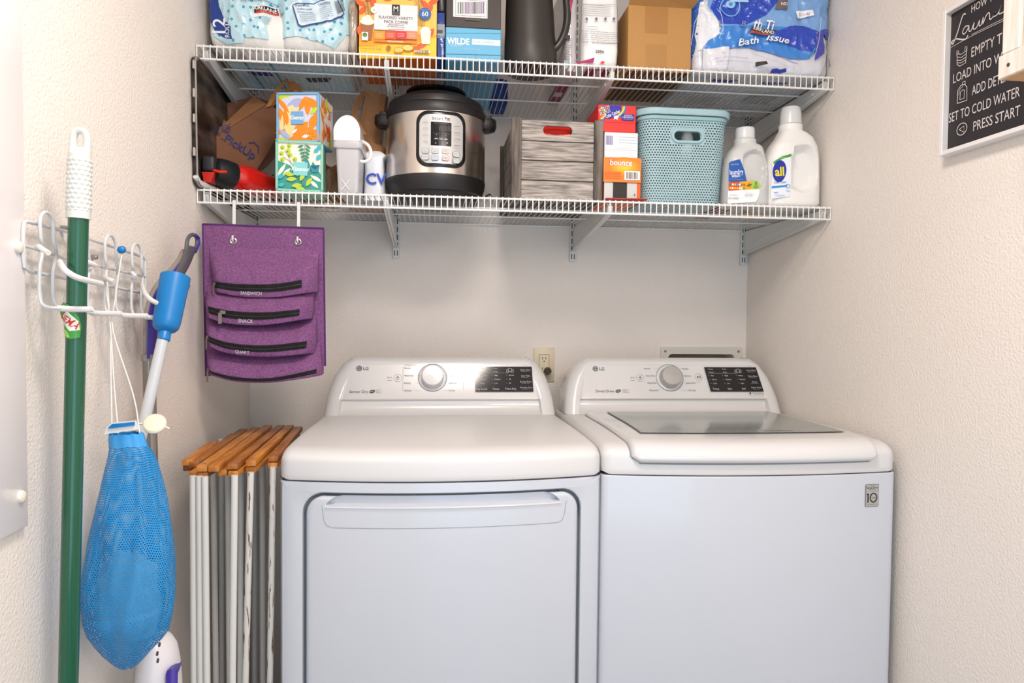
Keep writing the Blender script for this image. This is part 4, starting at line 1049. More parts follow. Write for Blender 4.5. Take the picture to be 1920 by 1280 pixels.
film = lambda c, n, **kw: mat(c, .18, name=n, Coat_Weight=.5, Coat_Roughness=.08, bump=(28, .45, .010, 3), **kw)
def pack(name, label, x0, x1, y0, y1, z1, m, par, lobes=(), rb=.05, amp=.006, seed=0):
    def yf(x, z):
        d = min(x-x0, x1-x); dz = z-zu
        y = y0+rnd(d, .045)*.9
        y += rnd(dz, rb)*.8
        for lx, a, w_ in lobes: y += a*math.exp(-((x-lx)/w_)**2)
        y += amp*noise.noise(V((x*14+seed, z*16, 0)))+amp*.6*(abs(noise.noise(V((x*38, z*26, seed))))*2-.5)
        return y
    N = 76; rings = []; zs = [zu+q for q in (0, .001, .003, .006, .010, .015, .022, .030, .040, .052)]; z = zs[-1]
    while z < z1: z += .0065; zs.append(z)
    for z in zs:
        e = rnd(z-zu, rb)*.5; r_ = []
        for k in range(N+1):
            t_ = k/N; t_ = .5-.5*math.cos(PI*t_); x = x0+(x1-x0)*t_; r_.append(V((x0+e+(x1-x0-2*e)*t_, yf(x, z), z)))
        r_ += [V((x1-e, y1-e-.01, z)), V((x1-e-.02, y1-e, z)), V((x0+e+.02, y1-e, z)), V((x0+e, y1-e-.01, z))]
        rings.append(r_)
    o = MB().loft(rings).build('pack_wrap', m, par, 60)
    W_ = x1-x0; H_ = z1-zu
    def mp2(x, y):
        X_ = x0+W_*x; Z_ = zu+H_*y
        e = rnd(Z_-zu, rb)*.5
        return V((x0+e+(W_-2*e)*x, yf(X_, Z_), Z_)), V((0, -1, 0))
    P = Print(mp2, W_, H_, .0030, fine=.006); P.inc = .0005
    P.b = (x0, x1, zu, z1, y0)
    return o, P
def q_(P, px, py): p = at(px, py, P.b[4]); return (p.x-P.b[0])/(P.b[1]-P.b[0]), (p.z-P.b[2])/(P.b[3]-P.b[2])
# paper towel pack
dots = mat('#bfe2ec', .2, name='dotted_blue_film', Coat_Weight=.5, Coat_Roughness=.08, bump=(28, .4, .010, 3))
nt = dots.node_tree; b_ = nt.nodes['Principled BSDF']
tc = nt.nodes.new('ShaderNodeTexCoord'); vo = nt.nodes.new('ShaderNodeTexVoronoi'); vo.inputs['Scale'].default_value = 46; vo.inputs['Randomness'].default_value = .75; vo.voronoi_dimensions = '2D'
sx = nt.nodes.new('ShaderNodeSeparateXYZ'); cx_ = nt.nodes.new('ShaderNodeCombineXYZ'); nt.links.new(tc.outputs['Object'], sx.inputs[0]); nt.links.new(sx.outputs[0], cx_.inputs[0]); nt.links.new(sx.outputs[2], cx_.inputs[1]); nt.links.new(cx_.outputs[0], vo.inputs['Vector'])
mxc = nt.nodes.new('ShaderNodeMix'); mxc.data_type = 'RGBA'; mxc.inputs[6].default_value = (*lin('#bfe2ec'), 1); mxc.inputs[7].default_value = (*lin('#3fa4c4'), 1)
nt.links.new(mth(nt, 'LESS_THAN', vo.outputs['Distance'], .17), mxc.inputs[0]); nt.links.new(mxc.outputs[2], b_.inputs['Base Color'])
t = thing('paper_towel_pack', 'pale blue dotted pack of paper towel rolls at the left end of the upper shelf', 'paper towels', (.19, -.35, zu))
o, P = pack('pack', '', .020, .372, -.505, -.16, 2.20, film('#dfe0dc', 'milky_plastic_film'), t, lobes=((.188, .030, .016), (.05, .02, .03)), rb=.05)
g = lambda a, b: q_(P, a, b)
P.poly([g(388, -60), g(388, 20), g(396, 62), g(418, 76), g(452, 78), g(456, 68), g(500, 72), g(530, 70), g(560, 68), g(600, 78), g(632, 90), g(648, 62), g(668, 56), g(664, 20), g(660, -60)], dots)
P.poly([g(380, -50), g(381, 0), g(387, 30), g(400, 56), g(416, 66), g(431, 70), g(431, 48), g(416, 28), g(406, 4), g(404, -50)], '#23408f', rough=.25)
P.fine = .012
x, y = g(405, 42); P.text('12', x, y, .034, '#f2f4fa', rot=PI/2*.95, bold=.01, align='C')
x, y = g(423, 50); P.text('ROLLS', x, y, .013, '#f2f4fa', rot=PI/2*.95, bold=.01, width=.042)
P.fine = .010
P.poly([g(475, 13), g(520, 8), g(524, 28), g(477, 34)], '#e8e8e8'); P.poly([g(477, 15), g(518, 10), g(521, 21), g(478, 27)], '#1c1a1c'); P.poly([g(481, 22.5), g(519, 17.5), g(520.5, 23), g(481, 27)], '#b8281c')
P.fine = .012
x, y = g(498, 17); P.text('KIRKLAND', x, y, .0085, '#ffffff', rot=.09, width=.050, bold=.012)
x, y = g(503, 22.5); P.text('Signature', x, y, .0045, '#e0a090', rot=.09, width=.036, shear=.3)
x, y = g(487, 3); P.text('Shop Kirklandsignature.com', x, y, .0058, '#24466e', rot=.07, width=.088, shear=.25)
P.scribble(*g(492, 45), *g(518, 34), 4, '#5f8190', .0008)
P.fine = .010
P.poly([g(549, 12), g(560, 8), g(590, 9), g(600, 3), g(632, -3), g(646, 26), g(640, 34), g(622, 42), g(604, 46), g(588, 49), g(566, 54), g(560, 50)], '#27408c')
P.poly([g(551, 13), g(561, 10), g(590, 11), g(600, 5), g(631, -1), g(644, 26), g(638, 32), g(621, 40), g(604, 44), g(588, 47), g(567, 51), g(562, 48)], '#d3e6ee')
P.fine = .012
x, y = g(567, 13); P.text('WARNING:', x, y, .0062, '#27408c', rot=.10, width=.036, bold=.01)
x, y = g(572, 20); P.text('TO AVOID DANGER', x, y, .0042, '#27408c', rot=.10, width=.036)
x, y = g(574, 26); P.text('OF SUFFOCATION,', x, y, .0042, '#27408c', rot=.10, width=.036)
x, y = g(609, 9); P.text('CAUTION:', x, y, .0058, '#27408c', rot=.16, width=.030, bold=.01)
for k in range(4): P.line([g(563+k, 32+k*4), g(592+k, 29+k*4)], .0009, '#6a84b4')
for k in range(7): P.line([g(600+k*.6, 16+k*4), g(622+k*.8, 12+k*3.6)], .0008, '#6a84b4')
for k in range(9): P.line([g(629+k*1.8, 8-k*.5), g(636+k*1.4, 30-k*.8)], .0013, '#3c4654')
P.build('wrap_print', o)
P = Print(lambda x, y: (V((.045+.30*x, -.42+.235*y, zu)), V((0, 0, -1))), .30, .235, .0008); P.poly([(0, .1), (.3, 0), (.7, .12), (1, .05), (1, 1), (0, 1)], dots); P.poly([(.1, .35), (.3, .3), (.32, .5), (.12, .5)], '#27408c'); P.poly([(.6, .5), (.85, .45), (.8, .62), (.62, .66)], '#2a3038'); P.build('base_print', o)
MB().lathe([(.02, 0), (.055, .002), (.06, .01), (.06, .10), (.055, .108), (.02, .11)], (.10, -.44, zu+.05), 24, M=Matrix.Rotation(PI/2, 3, 'Y')).build('roll', mat('#efeeea', .8), t)
t = thing('clear_wrapped_roll', 'tan roll in clear film between the towel pack and coffee box', 'roll', (.378, -.40, zu))
crumple('film_wrap', t, (.3775, -.40, zu+.075), (.0135, .10, .075), film('#b3a392', 'clear_crinkled_film'), 8, .10, .5)
# coffee box
t = thing('coffee_box', 'orange and yellow carton of flavored coffee cups', 'box', (.49, -.40, zu))
o = MB().rbox((.3935, -.5, zu), (.5885, -.27, zu+.25), .0012, 1).build('carton', mat('#d9640f', .45), t)
P = PxPrint(.3935, .5885, zu, zu+.25, -.5)
P.rect(0, 0, 1, 1, '#f5c65a'); P.R(673, 58, 818, 110, '#f2a41e'); P.PP([(673, 88), (725, 84), (770, 84), (818, 70), (818, 110), (673, 110)], '#f7c93a')
for a in ((676, 6, -.5), (693, -2, .6), (700, 4, 1.2), (812, 4, .4), (796, 8, -.7), (806, 16, 1.1), (680, 20, .9), (808, 62, 1.0), (675, 55, 1.3), (770, -4, .2), (730, -3, .5), (790, 86, .3), (778, 92, .1)):
    x, y = P.q(a[0], a[1]); P.leaf(x, y, .03, .014, a[2], '#e8612a')
for x0, x1, y1 in ((684, 695, 34), (690, 700, 30), (780, 795, 50), (788, 799, 52)): 
    for k in range(4): P.line([P.q(x0+k*3-6, -20), P.q((x0+x1)/2+k*2-3, y1)], .0007, '#8a5a3a')
P.PP([(676, 40), (701, 42), (697, 76), (681, 76)], '#a5673f'); P.E(689, 42, .018, .008, '#f2ebe0'); P.E(688, 37, .013, .007, '#f2ebe0'); P.E(690, 33, .007, .005, '#f2ebe0')
P.PP([(788, 62), (808, 62), (806, 84), (791, 84)], '#efe3d3'); P.E(798, 60, .014, .006, '#f7f2ea'); P.E(798, 56, .010, .006, '#f7f2ea')
P.R(702, 8, 783, 61, '#e6e4e6'); P.R(735, 10, 750, 31, '#1d1d20'); P.T('M', 742.5, 18, .013, '#ececec', bold=.01); P.scribble(*P.q(736, 29), *P.q(749, 25), 2, '#cccccc', .0006)
P.T('FLAVORED VARIETY', 742.5, 35, .0078, '#232325', width=.086); P.T('PACK COFFEE', 743, 43, .0078, '#232325', width=.060); P.T('SINGLE SERVE CUPS', 743, 48.5, .0034, '#333333', width=.04); P.T('100% RESPONSIBLY SOURCED', 743, 52, .0026, '#555555', width=.046)
P.line([P.q(728, 56.5), P.q(758, 56.5)], .0014, '#e86a3a')
for k, c1 in enumerate(('#f39a2a', '#e5542c', '#d62f3c', '#e98a63')): P.R(702+k*20.2, 59.5, 722+k*20.2, 76, c1); P.scribble(*P.q(705+k*20.2, 72), *P.q(719+k*20.2, 64), 3, '#fbe6da', .0007, seed=k)
P.R(702, 76, 783, 84, '#ef8436'); P.T('MEDIUM ROAST', 742, 80, .005, '#fdf0e4', width=.04)
P.E(797, 28, .0155, .0155, '#2c62a8'); P.T('60', 797, 28, .0125, '#f4f6fa', bold=.008); P.scribble(*P.q(790, 22), *P.q(804, 20), 1, '#c8d8ec', .0006)
P.E(702, 21, .0085, .0085, '#eceae8'); P.T('M', 702, 21, .004, '#555555')
P.R(679, 62, 690.5, 78, '#eef0ea'); P.E(684.7, 67.5, .0055, .0055, '#1c1c1c'); P.E(684.7, 67.5, .0038, .0038, '#7cb62a'); P.ell(*P.q(684.7, 67.0), .0016, .002, '#1c1c1c')
P.T('60 - 0.35 OZ (10g) SINGLE SERVE CUPS', 697, 89, .0036, '#7a4a10', width=.055); P.T('TOTAL NET WT 21.2 OZ (1.3 LB) 600g', 696, 94, .0036, '#7a4a10', width=.053)
P.E(748, 96, .012, .007, '#f0c060', rot=.2); x, y = P.q(748, 96); P.ring(x, y, .012, .0007, '#6a4210', ry=.007); P.E(765, 92, .014, .008, '#f5cc70'); x, y = P.q(765, 92); P.ring(x, y, .014, .0007, '#6a4210', ry=.008); P.E(729, 92, .006, .006, '#a8663a')
P.R(777, 96, 806, 102, '#f2ede4'); P.bars(*P.q(778, 101.5), *P.q(804, 97), seed=8, n=26)
P.build('carton_print', o)
t = thing('wrapped_tube', 'narrow blue package with a black top between the coffee box and the black carton', 'tube', (.60, -.40, zu))
o = MB().rbox((.5905, -.495, zu), (.6095, -.25, zu+.12), .004, 2).build('sleeve', film('#27498f', 'blue_film_sleeve'), t)
MB().rbox((.5905, -.495, zu+.1205), (.6095, -.30, zu+.23), .006, 2).build('top_end', mat('#17181c', .3), t)
P = PxPrint(.5905, .6095, zu, zu+.12, -.495); P.R(818, 45, 834, 68, '#8f969c'); P.R(820, 56, 830, 63, '#3c4246'); P.R(818, 68, 834, 72, '#5f7fb8'); P.build('sleeve_print', o)
t = thing('chips_box', 'light blue chip carton with white lettering under a black carton', 'box', (.684, -.30, zu))
o = MB().rbox((.6120, -.49, zu), (.7560, -.06, zu+.0855), .0015, 1).build('carton', mat('#5fb0d6', .5), t)
P = PxPrint(.6120, .7560, zu, zu+.0855, -.49)
P.T('WILDE', 859, 77, .0165, '#eaf4f8', width=.058, bold=.03); P.T('PROTEIN CHIPS', 855, 85.5, .0034, '#dcecf4', width=.03)
P.R(885, 73, 938, 86.5, '#e6eef0'); P.T('SEA SALT & VINEGAR', 906, 79, .0065, '#6aa8c8', width=.056); P.T('6 - 1.34oz BAGS NET WT 8.04oz', 883, 92.5, .003, '#bfe0ee', width=.05)
P.line([P.q(833, 62), P.q(940, 63)], .0009, '#4a9cc4'); P.line([P.q(833, 101), P.q(940, 104)], .0012, '#2f6f94'); P.line([P.q(892, 101), P.q(892, 106)], .001, '#2f6f94'); P.build('carton_print', o)
t = thing('black_box', 'black carton with a white barcode sticker stacked on the light blue carton', 'box', (.684, -.34, zu+.087))
o = MB().rbox((.6130, -.4885, zu+.0865), (.7555, -.22, zu+.30), .0015, 1).build('carton', mat('#443f3c', .6), t)
P = PxPrint(.6130, .7555, zu+.0865, zu+.30, -.4885)
P.R(850, -22, 914, 35, '#eeecec'); P.frame(*P.q(854, 29), *P.q(912, 2), .0007, '#333333')
rr = random.Random(5); xx = 858
while xx < 907:
    w_ = rr.choice((1.2, 2, 2.8)); P.R(xx, 4, xx+w_, 26, rr.choice(['#6f7078', '#a58fae', '#8aa08a', '#77707a'])); xx += w_+rr.choice((1, 1.6))
P.T('6 8 2 3 1 1 8 0 1 3 7 7 0 0', 883, 30.5, .003, '#777777', width=.05); P.R(872, 35, 900, 40, '#57524e'); P.build('sticker', o)
t = thing('navy_pouch', 'navy blue cloth pouch at the back of the upper shelf behind the chip carton', 'pouch', (.79, -.03, zu))
p = at(920, 230, -.06)
MB().rbox((.762, -.11, zu), (.815, -.015, zu+.09), .012, 3).build('pouch_body', mat('#23418f', .7, bump=(90, .4)), t)
# black pitcher
t = thing('pitcher', 'matte black insulated pitcher with a curved handle', 'pitcher', (.845, -.42, zu))
pm = mat('#34302d', .42, name='black_pitcher_plastic'); ph = mat('#2e2b2a', .3, name='dark_handle_plastic')
rings = []
for z, x0, x1, r_y in ((0, .781, .905, .060), (.004, .775, .911, .068), (.012, .772, .914, .071), (.045, .772, .914, .071), (.055, .772, .914, .071), (.075, .772, .912, .069), (.10, .773, .909, .067), (.16, .774, .905, .064), (.22, .776, .900, .060), (.26, .778, .896, .058), (.262, .79, .86, .05)):
    rings.append([V(((x0+x1)/2+(x1-x0)/2*math.cos(2*PI*k/48), -.42+r_y*math.sin(2*PI*k/48), zu+z)) for k in range(48)])
MB().loft(rings).build('jug', pm, t, 40)
hp = [V((.890, -.445, zu+.245)), V((.905, -.45, zu+.243)), V((.928, -.452, zu+.215)), V((.9365, -.452, zu+.170)), V((.936, -.452, zu+.125)), V((.926, -.452, zu+.090)), V((.911, -.450, zu+.066)), V((.898, -.446, zu+.056))]
pts = smooth_path(hp, 6); N_ = len(pts)
MB().tube([p for p in pts], .0105, 12, rf=lambda q: 1-.25*abs(q-.5)).build('handle', ph, t)
# snack pouch behind and white coffee bag
t = thing('foil_pouch', 'gray translucent pouch with magenta print behind the white coffee bag', 'pouch', (.925, -.30, zu))
rings = []
for k in range(13):
    z = zu+.24*k/12; wd = .030+.004*math.sin(k*1.3); r_ = []
    for j in range(24):
        a = 2*PI*j/24; n_ = .004*noise.noise(V((math.cos(a)*3, math.sin(a)*3, k*.7)))
        r_.append(V((.9495+math.copysign(abs(math.cos(a))**.5, math.cos(a))*(.0215+n_), -.30+math.copysign(abs(math.sin(a))**.6, math.sin(a))*(.155+n_), z)))
    rings.append(r_)
pc = film('#c4bfc0', 'gray_pouch_film')
o = MB().loft(rings).build('pouch_body', pc, t, 60)
m, w, h = plane_map((.929, -.4565, zu+.004), (.040, 0, 0), (0, 0, .22)); P = Print(m, w, h, .003)
P.scribble(.05, .05, .55, .38, 12, '#3c3c40', .0008); P.poly([(.1, .62), (.3, .62), (.75, .98), (.55, .98)], '#a52a5c'); P.poly([(0, .37), (.35, .34), (.4, .40), (0, .43)], '#26262a'); P.rect(0, 0, .3, .1, '#8fb0bc'); P.build('pouch_print', o)
P = Print(lambda x, y: (V((.93+.038*x, -.44+.27*y, zu)), V((0, 0, -1))), .038, .27, .001); P.rect(.0, .35, 1, .95, '#8c1c4e'); P.rect(.2, .6, .8, .75, '#e0d8d8'); P.build('base_print', o)
t = thing('coffee_bag', 'white coffee bag with small printed instructions beside the cardboard box', 'coffee bag', (1.02, -.42, zu))
rings = []
for z, ins, dy in ((0, .010, .020), (.006, .004, .03), (.02, .002, .034), (.05, .0, .036), (.10, .002, .035), (.15, .001, .034), (.20, .004, .030), (.25, .004, .02), (.28, .0, .006), (.30, .0, .003)):
    r_ = []
    for j in range(40):
        a = 2*PI*j/40; n_ = .0022*noise.noise(V((math.cos(a)*4, math.sin(a)*4, z*30)))
        x = 1.0225+math.copysign(abs(math.cos(a))**.4, math.cos(a))*(.0495+n_-ins*(.9 if math.cos(a) > 0 else .3)); r_.append(V((x, -.455+math.copysign(abs(math.sin(a))**.55, math.sin(a))*(dy+n_), zu+z)))
    rings.append(r_)
o = MB().loft(rings).build('bag_body', film('#eceded', 'white_bag_foil'), t, 50)
m, w, h = plane_map((.975, -.4935, zu), (.096, 0, 0), (0, 0, .30)); P = Print(m, w, h, .0005); P.b = (.975, 1.071, zu, zu+.30, -.4935)
g = lambda a, b: q_(P, a, b)
P.line([g(1090, 12), g(1091, 40), g(1087, 78), g(1090, 80), g(1158, 82), g(1160, 80), g(1158, 40), g(1157, 12), g(1154, 9), g(1093, 8), g(1090, 12)], .0008, '#55565c')
P.scribble(*g(1093, 30), *g(1145, 10), 6, '#4a4b50', .0008); P.scribble(*g(1088, 79), *g(1158, 60), 6, '#4a4b50', .0008, 6); P.scribble(*g(1099, 57), *g(1122, 48), 2, '#4a4b50', .0008)
for px_ in (1100, 1118, 1135, 1151): x, y = g(px_, 36); P.ell(x, y, .0035, .0045, '#8b8f96'); P.ell(x, y+.002, .0018, .0022, '#3a3a3f'); P.scribble(x-.05, y-.03, x+.05, y-.022, 1, '#666666', .0006)
x, y = g(1124, 97); P.text('2896', x, y, .0085, '#1d1d20', width=.0235, bold=.01); x, y = g(1124, 103); P.text('Pike Place', x, y, .0025, '#444444', width=.012)
P.poly([g(1079, 117), g(1083, 116), g(1100, 113), g(1115, 108), g(1111, 119), g(1080, 119)], '#a51f62'); P.poly([g(1127, 115), g(1134, 116), g(1131, 121), g(1125, 120)], '#d8402a'); P.build('bag_print', o)
P = Print(lambda x, y: (V((.978+.088*x, -.486+.062*y, zu)), V((0, 0, -1))), .088, .062, .001); P.rect(.1, .05, .9, .95, '#8c1c4e'); P.rect(.45, .2, .6, .9, '#d9d4d4'); P.build('base_print', o)
# cardboard box with an open flap
t = thing('cardboard_box', 'plain brown cardboard box with its front flap folded out', 'cardboard box', (1.185, -.35, zu))
cb = mat('#b88a50', .75, name='corrugated_cardboard', bump=(20, .3, .002, 2, (8, 1, .4))); cbd = mat('#7d5530', .8, name='cardboard_inner')
bxa, bxb = 1.0965, 1.2705
MB().rbox((bxa, -.485, zu), (bxb, -.482, zu+.172), .0008, 1).build('front_wall', cb, t)
MB().rbox((bxa, -.482, zu), (bxa+.003, -.22, zu+.172), .0008, 1).build('side_wall', cb, t)
MB().rbox((bxb-.003, -.482, zu), (bxb, -.22, zu+.172), .0008, 1).build('side_wall', cb, t)
MB().rbox((bxa, -.223, zu), (bxb, -.22, zu+.172), .0008, 1).build('back_wall', cb, t)
MB().rbox((bxa+.003, -.482, zu+.0005), (bxb-.003, -.223, zu+.0035), .0008, 1).build('bottom', cbd, t)
MB().prism([(bxa+.001, -.485, zu+.171), (bxb+.001, -.485, zu+.171), (bxb+.012, -.535, zu+.185), (bxa-.006, -.535, zu+.192)], (0, .0007, .003)).build('flap', cb, t, None)
o = MB().rbox((1.142, -.4853, zu+.10), (1.205, -.4848, zu+.172), .0002, 1).build('tape', mat('#a97a42', .35), t)
MB().rbox((1.145, -.4853, zu+.012), (1.203, -.4848, zu+.072), .0002, 1).build('tape', mat('#ad7f46', .4), t)
# bath tissue pack
t = thing('bath_tissue_pack', 'blue and white plastic pack of bath tissue at the right end of the upper shelf', 'bath tissue', (1.47, -.33, zu))
o, P = pack('pack', '', 1.277, 1.6605, -.508, -.10, 2.20, film('#d9dce4', 'clear_white_film'), t, lobes=((1.315, .012, .02),), rb=.022, amp=.008, seed=4)
g = lambda a, b: q_(P, a, b); P.fine = .008
b1, b2, b3 = '#2a49b8', '#3f86d6', '#7ba8dc'
P.poly([g(1297, -60), g(1298, 40), g(1296, 110), g(1303, 122), g(1312, 60), g(1320, 10), g(1330, -60)], '#3a6cc0', rough=.2)
P.poly([g(1316, 0), g(1336, 0), g(1346, 40), g(1350, 68), g(1330, 88), g(1312, 92), g(1308, 60)], '#e4e8ee', rough=.2)
P.poly([g(1336, -60), g(1330, 5), g(1348, 40), g(1348, 50), g(1400, 50), g(1440, 60), g(1500, 50), g(1560, 70), g(1562, 10), g(1560, -60)], b3, rough=.2)
P.poly([g(1354, -60), g(1336, 10), g(1350, 46), g(1400, 47), g(1435, 30), g(1460, 0), g(1470, -60)], b1, rough=.2)
P.poly([g(1319, 90), g(1330, 74), g(1348, 64), g(1352, 50), g(1410, 48), g(1480, 54), g(1486, 50), g(1510, 52), g(1528, 64), g(1530, 90), g(1515, 112), g(1480, 112), g(1440, 100), g(1400, 91), g(1350, 92)], b2, rough=.2)
P.poly([g(1450, 62), g(1478, 52), g(1505, 50), g(1526, 60), g(1528, 82), g(1520, 100), g(1500, 96), g(1478, 86), g(1455, 76)], b1, rough=.2)
P.poly([g(1534, 60), g(1562, 50), g(1566, 68), g(1548, 72)], b1, rough=.2)
P.poly([g(1526, 66), g(1540, 60), g(1546, 100), g(1524, 116)], '#4c50b0', rough=.2)
P.poly([g(1320, 90), g(1365, 90), g(1360, 134), g(1318, 128)], '#dcdde4', rough=.2)
P.fine = .012
x, y = g(1368, 14); P.ring(x, y, .027, .003, '#6fb4e8'); P.ell(x, y+.02, .013, .010, '#8cc4ee'); P.ell(x, y+.02, .005, .004, '#4a7ec8')
P.poly([g(1372, -30), g(1392, -30), g(1401, 7), g(1366, 6)], '#a8cdec')
P.poly([g(1454, 5), g(1473, 3), g(1472, 22), g(1450, 20)], '#6a5a5c'); x, y = g(1466, 11); P.text('ND', x, y, .009, '#f0eeee', bold=.01)
P.poly([g(1488, 25), g(1520, 22), g(1522, 32), g(1490, 39)], '#eef0f4'); x, y = g(1507, 30); P.text('121 x 82.3', x, y, .0055, '#3c4464', rot=.12, width=.020); x, y = g(1495, 31.5); P.ring(x, y, .0035, .0008, '#3c4464', n=10)
for dx, dy, c1 in ((.0012, -.0016, '#27408c'), (0, 0, '#eef2f8')):
    x, y = g(1428, 50); P.text('th Ti', x+dx, y+dy, .026, c1, rot=-.02, shear=.3, bold=.016, width=.058); x, y = g(1390, 48); P.text('B', x+dx, y+dy, .016, c1 if c1 != '#eef2f8' else '#8f9cc8', shear=.3)
    x, y = g(1398, 81); P.text('Bath', x+dx, y+dy, .019, c1, rot=.20, shear=.3, bold=.012, width=.060)
    x, y = g(1454, 76); P.text('issue', x+dx, y+dy, .019, c1, rot=-.10, shear=.3, bold=.012, width=.066)
P.poly([g(1404, 54), g(1440, 61), g(1452, 62), g(1446, 66), g(1436, 71), g(1401, 66)], '#3a2826'); P.poly([g(1403, 62), g(1437, 68), g(1436, 71), g(1401, 66)], '#a8402c'); x, y = g(1426, 62); P.text('KIRKLAND', x, y, .0085, '#f2f0f0', rot=-.17, width=.058, bold=.01)
P.text('SAFE', *g(1352, 104), .0036, '#8c92b8'); P.text('2-PLY SHEETS - 380 SHEETS PER ROLL', *g(1368, 113), .004, '#7c84b4', width=.088); P.text('283 SQ FT (26.4 m2) - 4.5 in x 4.5 in (11.4 cm x 11.4 cm)', *g(1378, 120), .004, '#7c84b4', width=.112)
P.poly([g(1411, 121), g(1430, 120), g(1432, 126), g(1412, 129)], '#2a2628'); P.poly([g(1443, 133), g(1450, 132), g(1458, 134), g(1468, 132), g(1471, 138), g(1460, 139), g(1443, 138)], '#2a3fa8')
P.text('1,235.50 FT', *g(1549, 15), .007, '#2c3c74', rot=1.25, width=.055); P.text('ROLLS', *g(1556, 113), .0065, '#3c4464', rot=.35, width=.022); P.text('82.3', *g(1555, 121), .0065, '#3c4464', rot=.35, width=.016)
P.line([g(1398, 92), g(1420, 102), g(1450, 112), g(1488, 126)], .0016, '#5a62b0')
for a in (((1316, 6), (1306, 40), (1300, 80)), ((1345, 18), (1350, 60), (1344, 76)), ((1530, 40), (1526, 80), (1516, 120)), ((1548, 60), (1540, 110), (1532, 136)), ((1302, 100), (1315, 96), (1322, 88))): P.line([g(*q) for q in a], .0009, '#e8eefc', rough=.1)  # pale strokes paint glints along the film's wrinkles
P.build('wrap_print', o)
P = Print(lambda x, y: (V((1.31+.32*x, -.45+.33*y, zu)), V((0, 0, -1))), .32, .33, .0008); P.poly([(.1, .0), (.35, .0), (.3, .06), (.12, .05)], '#2a3fa8'); P.poly([(.55, .02), (.8, .0), (.78, .05), (.6, .07)], '#2a3fa8'); P.scribble(.1, .45, .4, .7, 7, '#4a4a50', .002); P.scribble(.6, .3, .9, .6, 6, '#3a3a40', .003, 5); P.build('base_print', o)
# ------------------------------------------------------------------ left wall
def atZ(px, py, Z):
    d = CF + CR*((px-960)/FPX) - CU*((py-640)/FPX)
    return CAMP + d*((Z-CAMP.z)/d.z)
t = thing('acrylic_board', 'large white acrylic board screwed to the left wall at the edge of the frame', 'board', (.004, -1.5, 1.4))
MB().rbox((.0005, -1.76, .953), (.0095, -1.271, 2.05), .003, 2).build('board', mat('#f6f2f2', .3, name='white_acrylic', Coat_Weight=.2), t)
for z in (1.350, 1.0, 1.75):
    s_ = MB().lathe([(.009, 0), (.009, .002), (.0075, .0045), (.004, .006), (0, .0062)], (.0095, -1.291, z), 20, M=Matrix.Rotation(PI/2, 3, 'Y')).build('screw_cap', mat('#e9e2d4', .4), t)
# coated wire hook rack
cw = mat('#cfd2d4', .3, name='coated_wire'); cw2 = mat('#dcdad9', .45, name='white_rubber_tip')
t = thing('hook_rack', 'white coated wire rack with four double hooks on the left wall', 'hook rack', (0, -1.04, 1.27))
fx = .012
fr_ = [(50, 415), (125, 434), (200, 459), (266, 481), (272.5, 487), (272.5, 548), (266, 549), (192, 534), (125, 522), (56, 509), (46, 500), (43.5, 480), (43.5, 430), (45, 417)]
MB().tube([atX(a, b, fx) for a, b in fr_], .0028, 8, closed=True).build('frame', cw, t)
MB().tube([atX(45, 460, fx), atX(125, 485, fx), atX(273, 519, fx)], .0024, 8).build('cross_rail', cw, t)
for p in ((123, 428), (180, 482)):
    c = atX(*p, .008)
    MB().lathe([(.0045, -.006), (.0045, 0), (.0035, .002), (0, .0025)], c, 16, M=Matrix.Rotation(PI/2, 3, 'Y')).build('screw', mat('#9a9a98', .3, .8), t)
xa = .024
def hook(cxp, ytop, wpx, yj, ybot, yarm, arm):
    """one bent wire: arch above the rail, two legs to the lower prong, one coated upper arm"""
    k = lambda a, b, X=xa: atX(a, b, X)
    L = cxp-wpx/2; R = cxp+wpx/2
    top = k(cxp, ytop); zt = top.z; yc = top.y
    l = k(L, ytop+12); r = k(R, ytop+14); zj = k(cxp, yj).z; zb = k(cxp, ybot).z; yl = l.y; yr = r.y
    hy = (yr-yl)/2; yc = (yl+yr)/2
    pts = []
    for i in range(9):
        a = PI*i/8; pts.append(V((xa, yc-hy*math.cos(a), zt-hy+hy*math.sin(a)*1.0)))
    left = [V((xa, yl, zj+.020)), V((xa, yl+.004, zj+.010)), V((xa-.004, yl+.014, zj-.001)), V((xa, yl+.003, zj-.014)), V((xa, yl-.002, zj-.03)), V((xa, yl-.002, zb+.012)), V((xa+.008, yl-.001, zb)), V((.052, yl+.001, zb-.002))]
    right = [V((xa, yr, zj+.014)), V((xa, yr+.006, zj+.004)), V((xa-.004, yr+.016, zj-.006)), V((xa, yr+.004, zj-.018)), V((xa, yr-.002, zj-.034)), V((xa, yr-.002, zb+.012)), V((xa+.008, yr-.003, zb)), V((.052, yl+.008, zb-.002))]
    wire = smooth_path([*reversed(left)], 3)[:-1]+pts+smooth_path(right, 3)
    h = MB().tube(wire, .0026, 8).build('hook', cw, t)
    pr = V((.045, yl+.0045, zb-.002))
    MB().tube([pr, pr+V((.02, 0, -.001)), pr+V((.045, 0, -.001)), pr+V((.047, 0, 0))], .0045, 10).build('lower_prong', cw2, h)
    MB().tube(smooth_path([atX(a, b, X) for a, b, X in arm], 5), .0042, 10).build('upper_arm', cw2, h)
    s2 = atX(arm[0][0]-8, arm[0][1]-8, .02)
    return h
hook(87, 398, 25, 468, 575, 0, [(112, 491, .045), (122, 506, .075), (142, 519, .088), (165, 526, .094), (190, 532, .097)])
hook(152, 424, 24, 490, 584, 0, [(160, 490, .024), (172, 494, .03), (178, 497, .032)])
hook(207, 441, 21, 505, 588, 0, [(196, 520, .024), (204, 524, .040), (214, 528, .050)])
hook(256, 457, 18, 512, 592, 0, [(267, 534, .035), (272, 550, .062), (282, 561, .078), (294, 568, .086)])
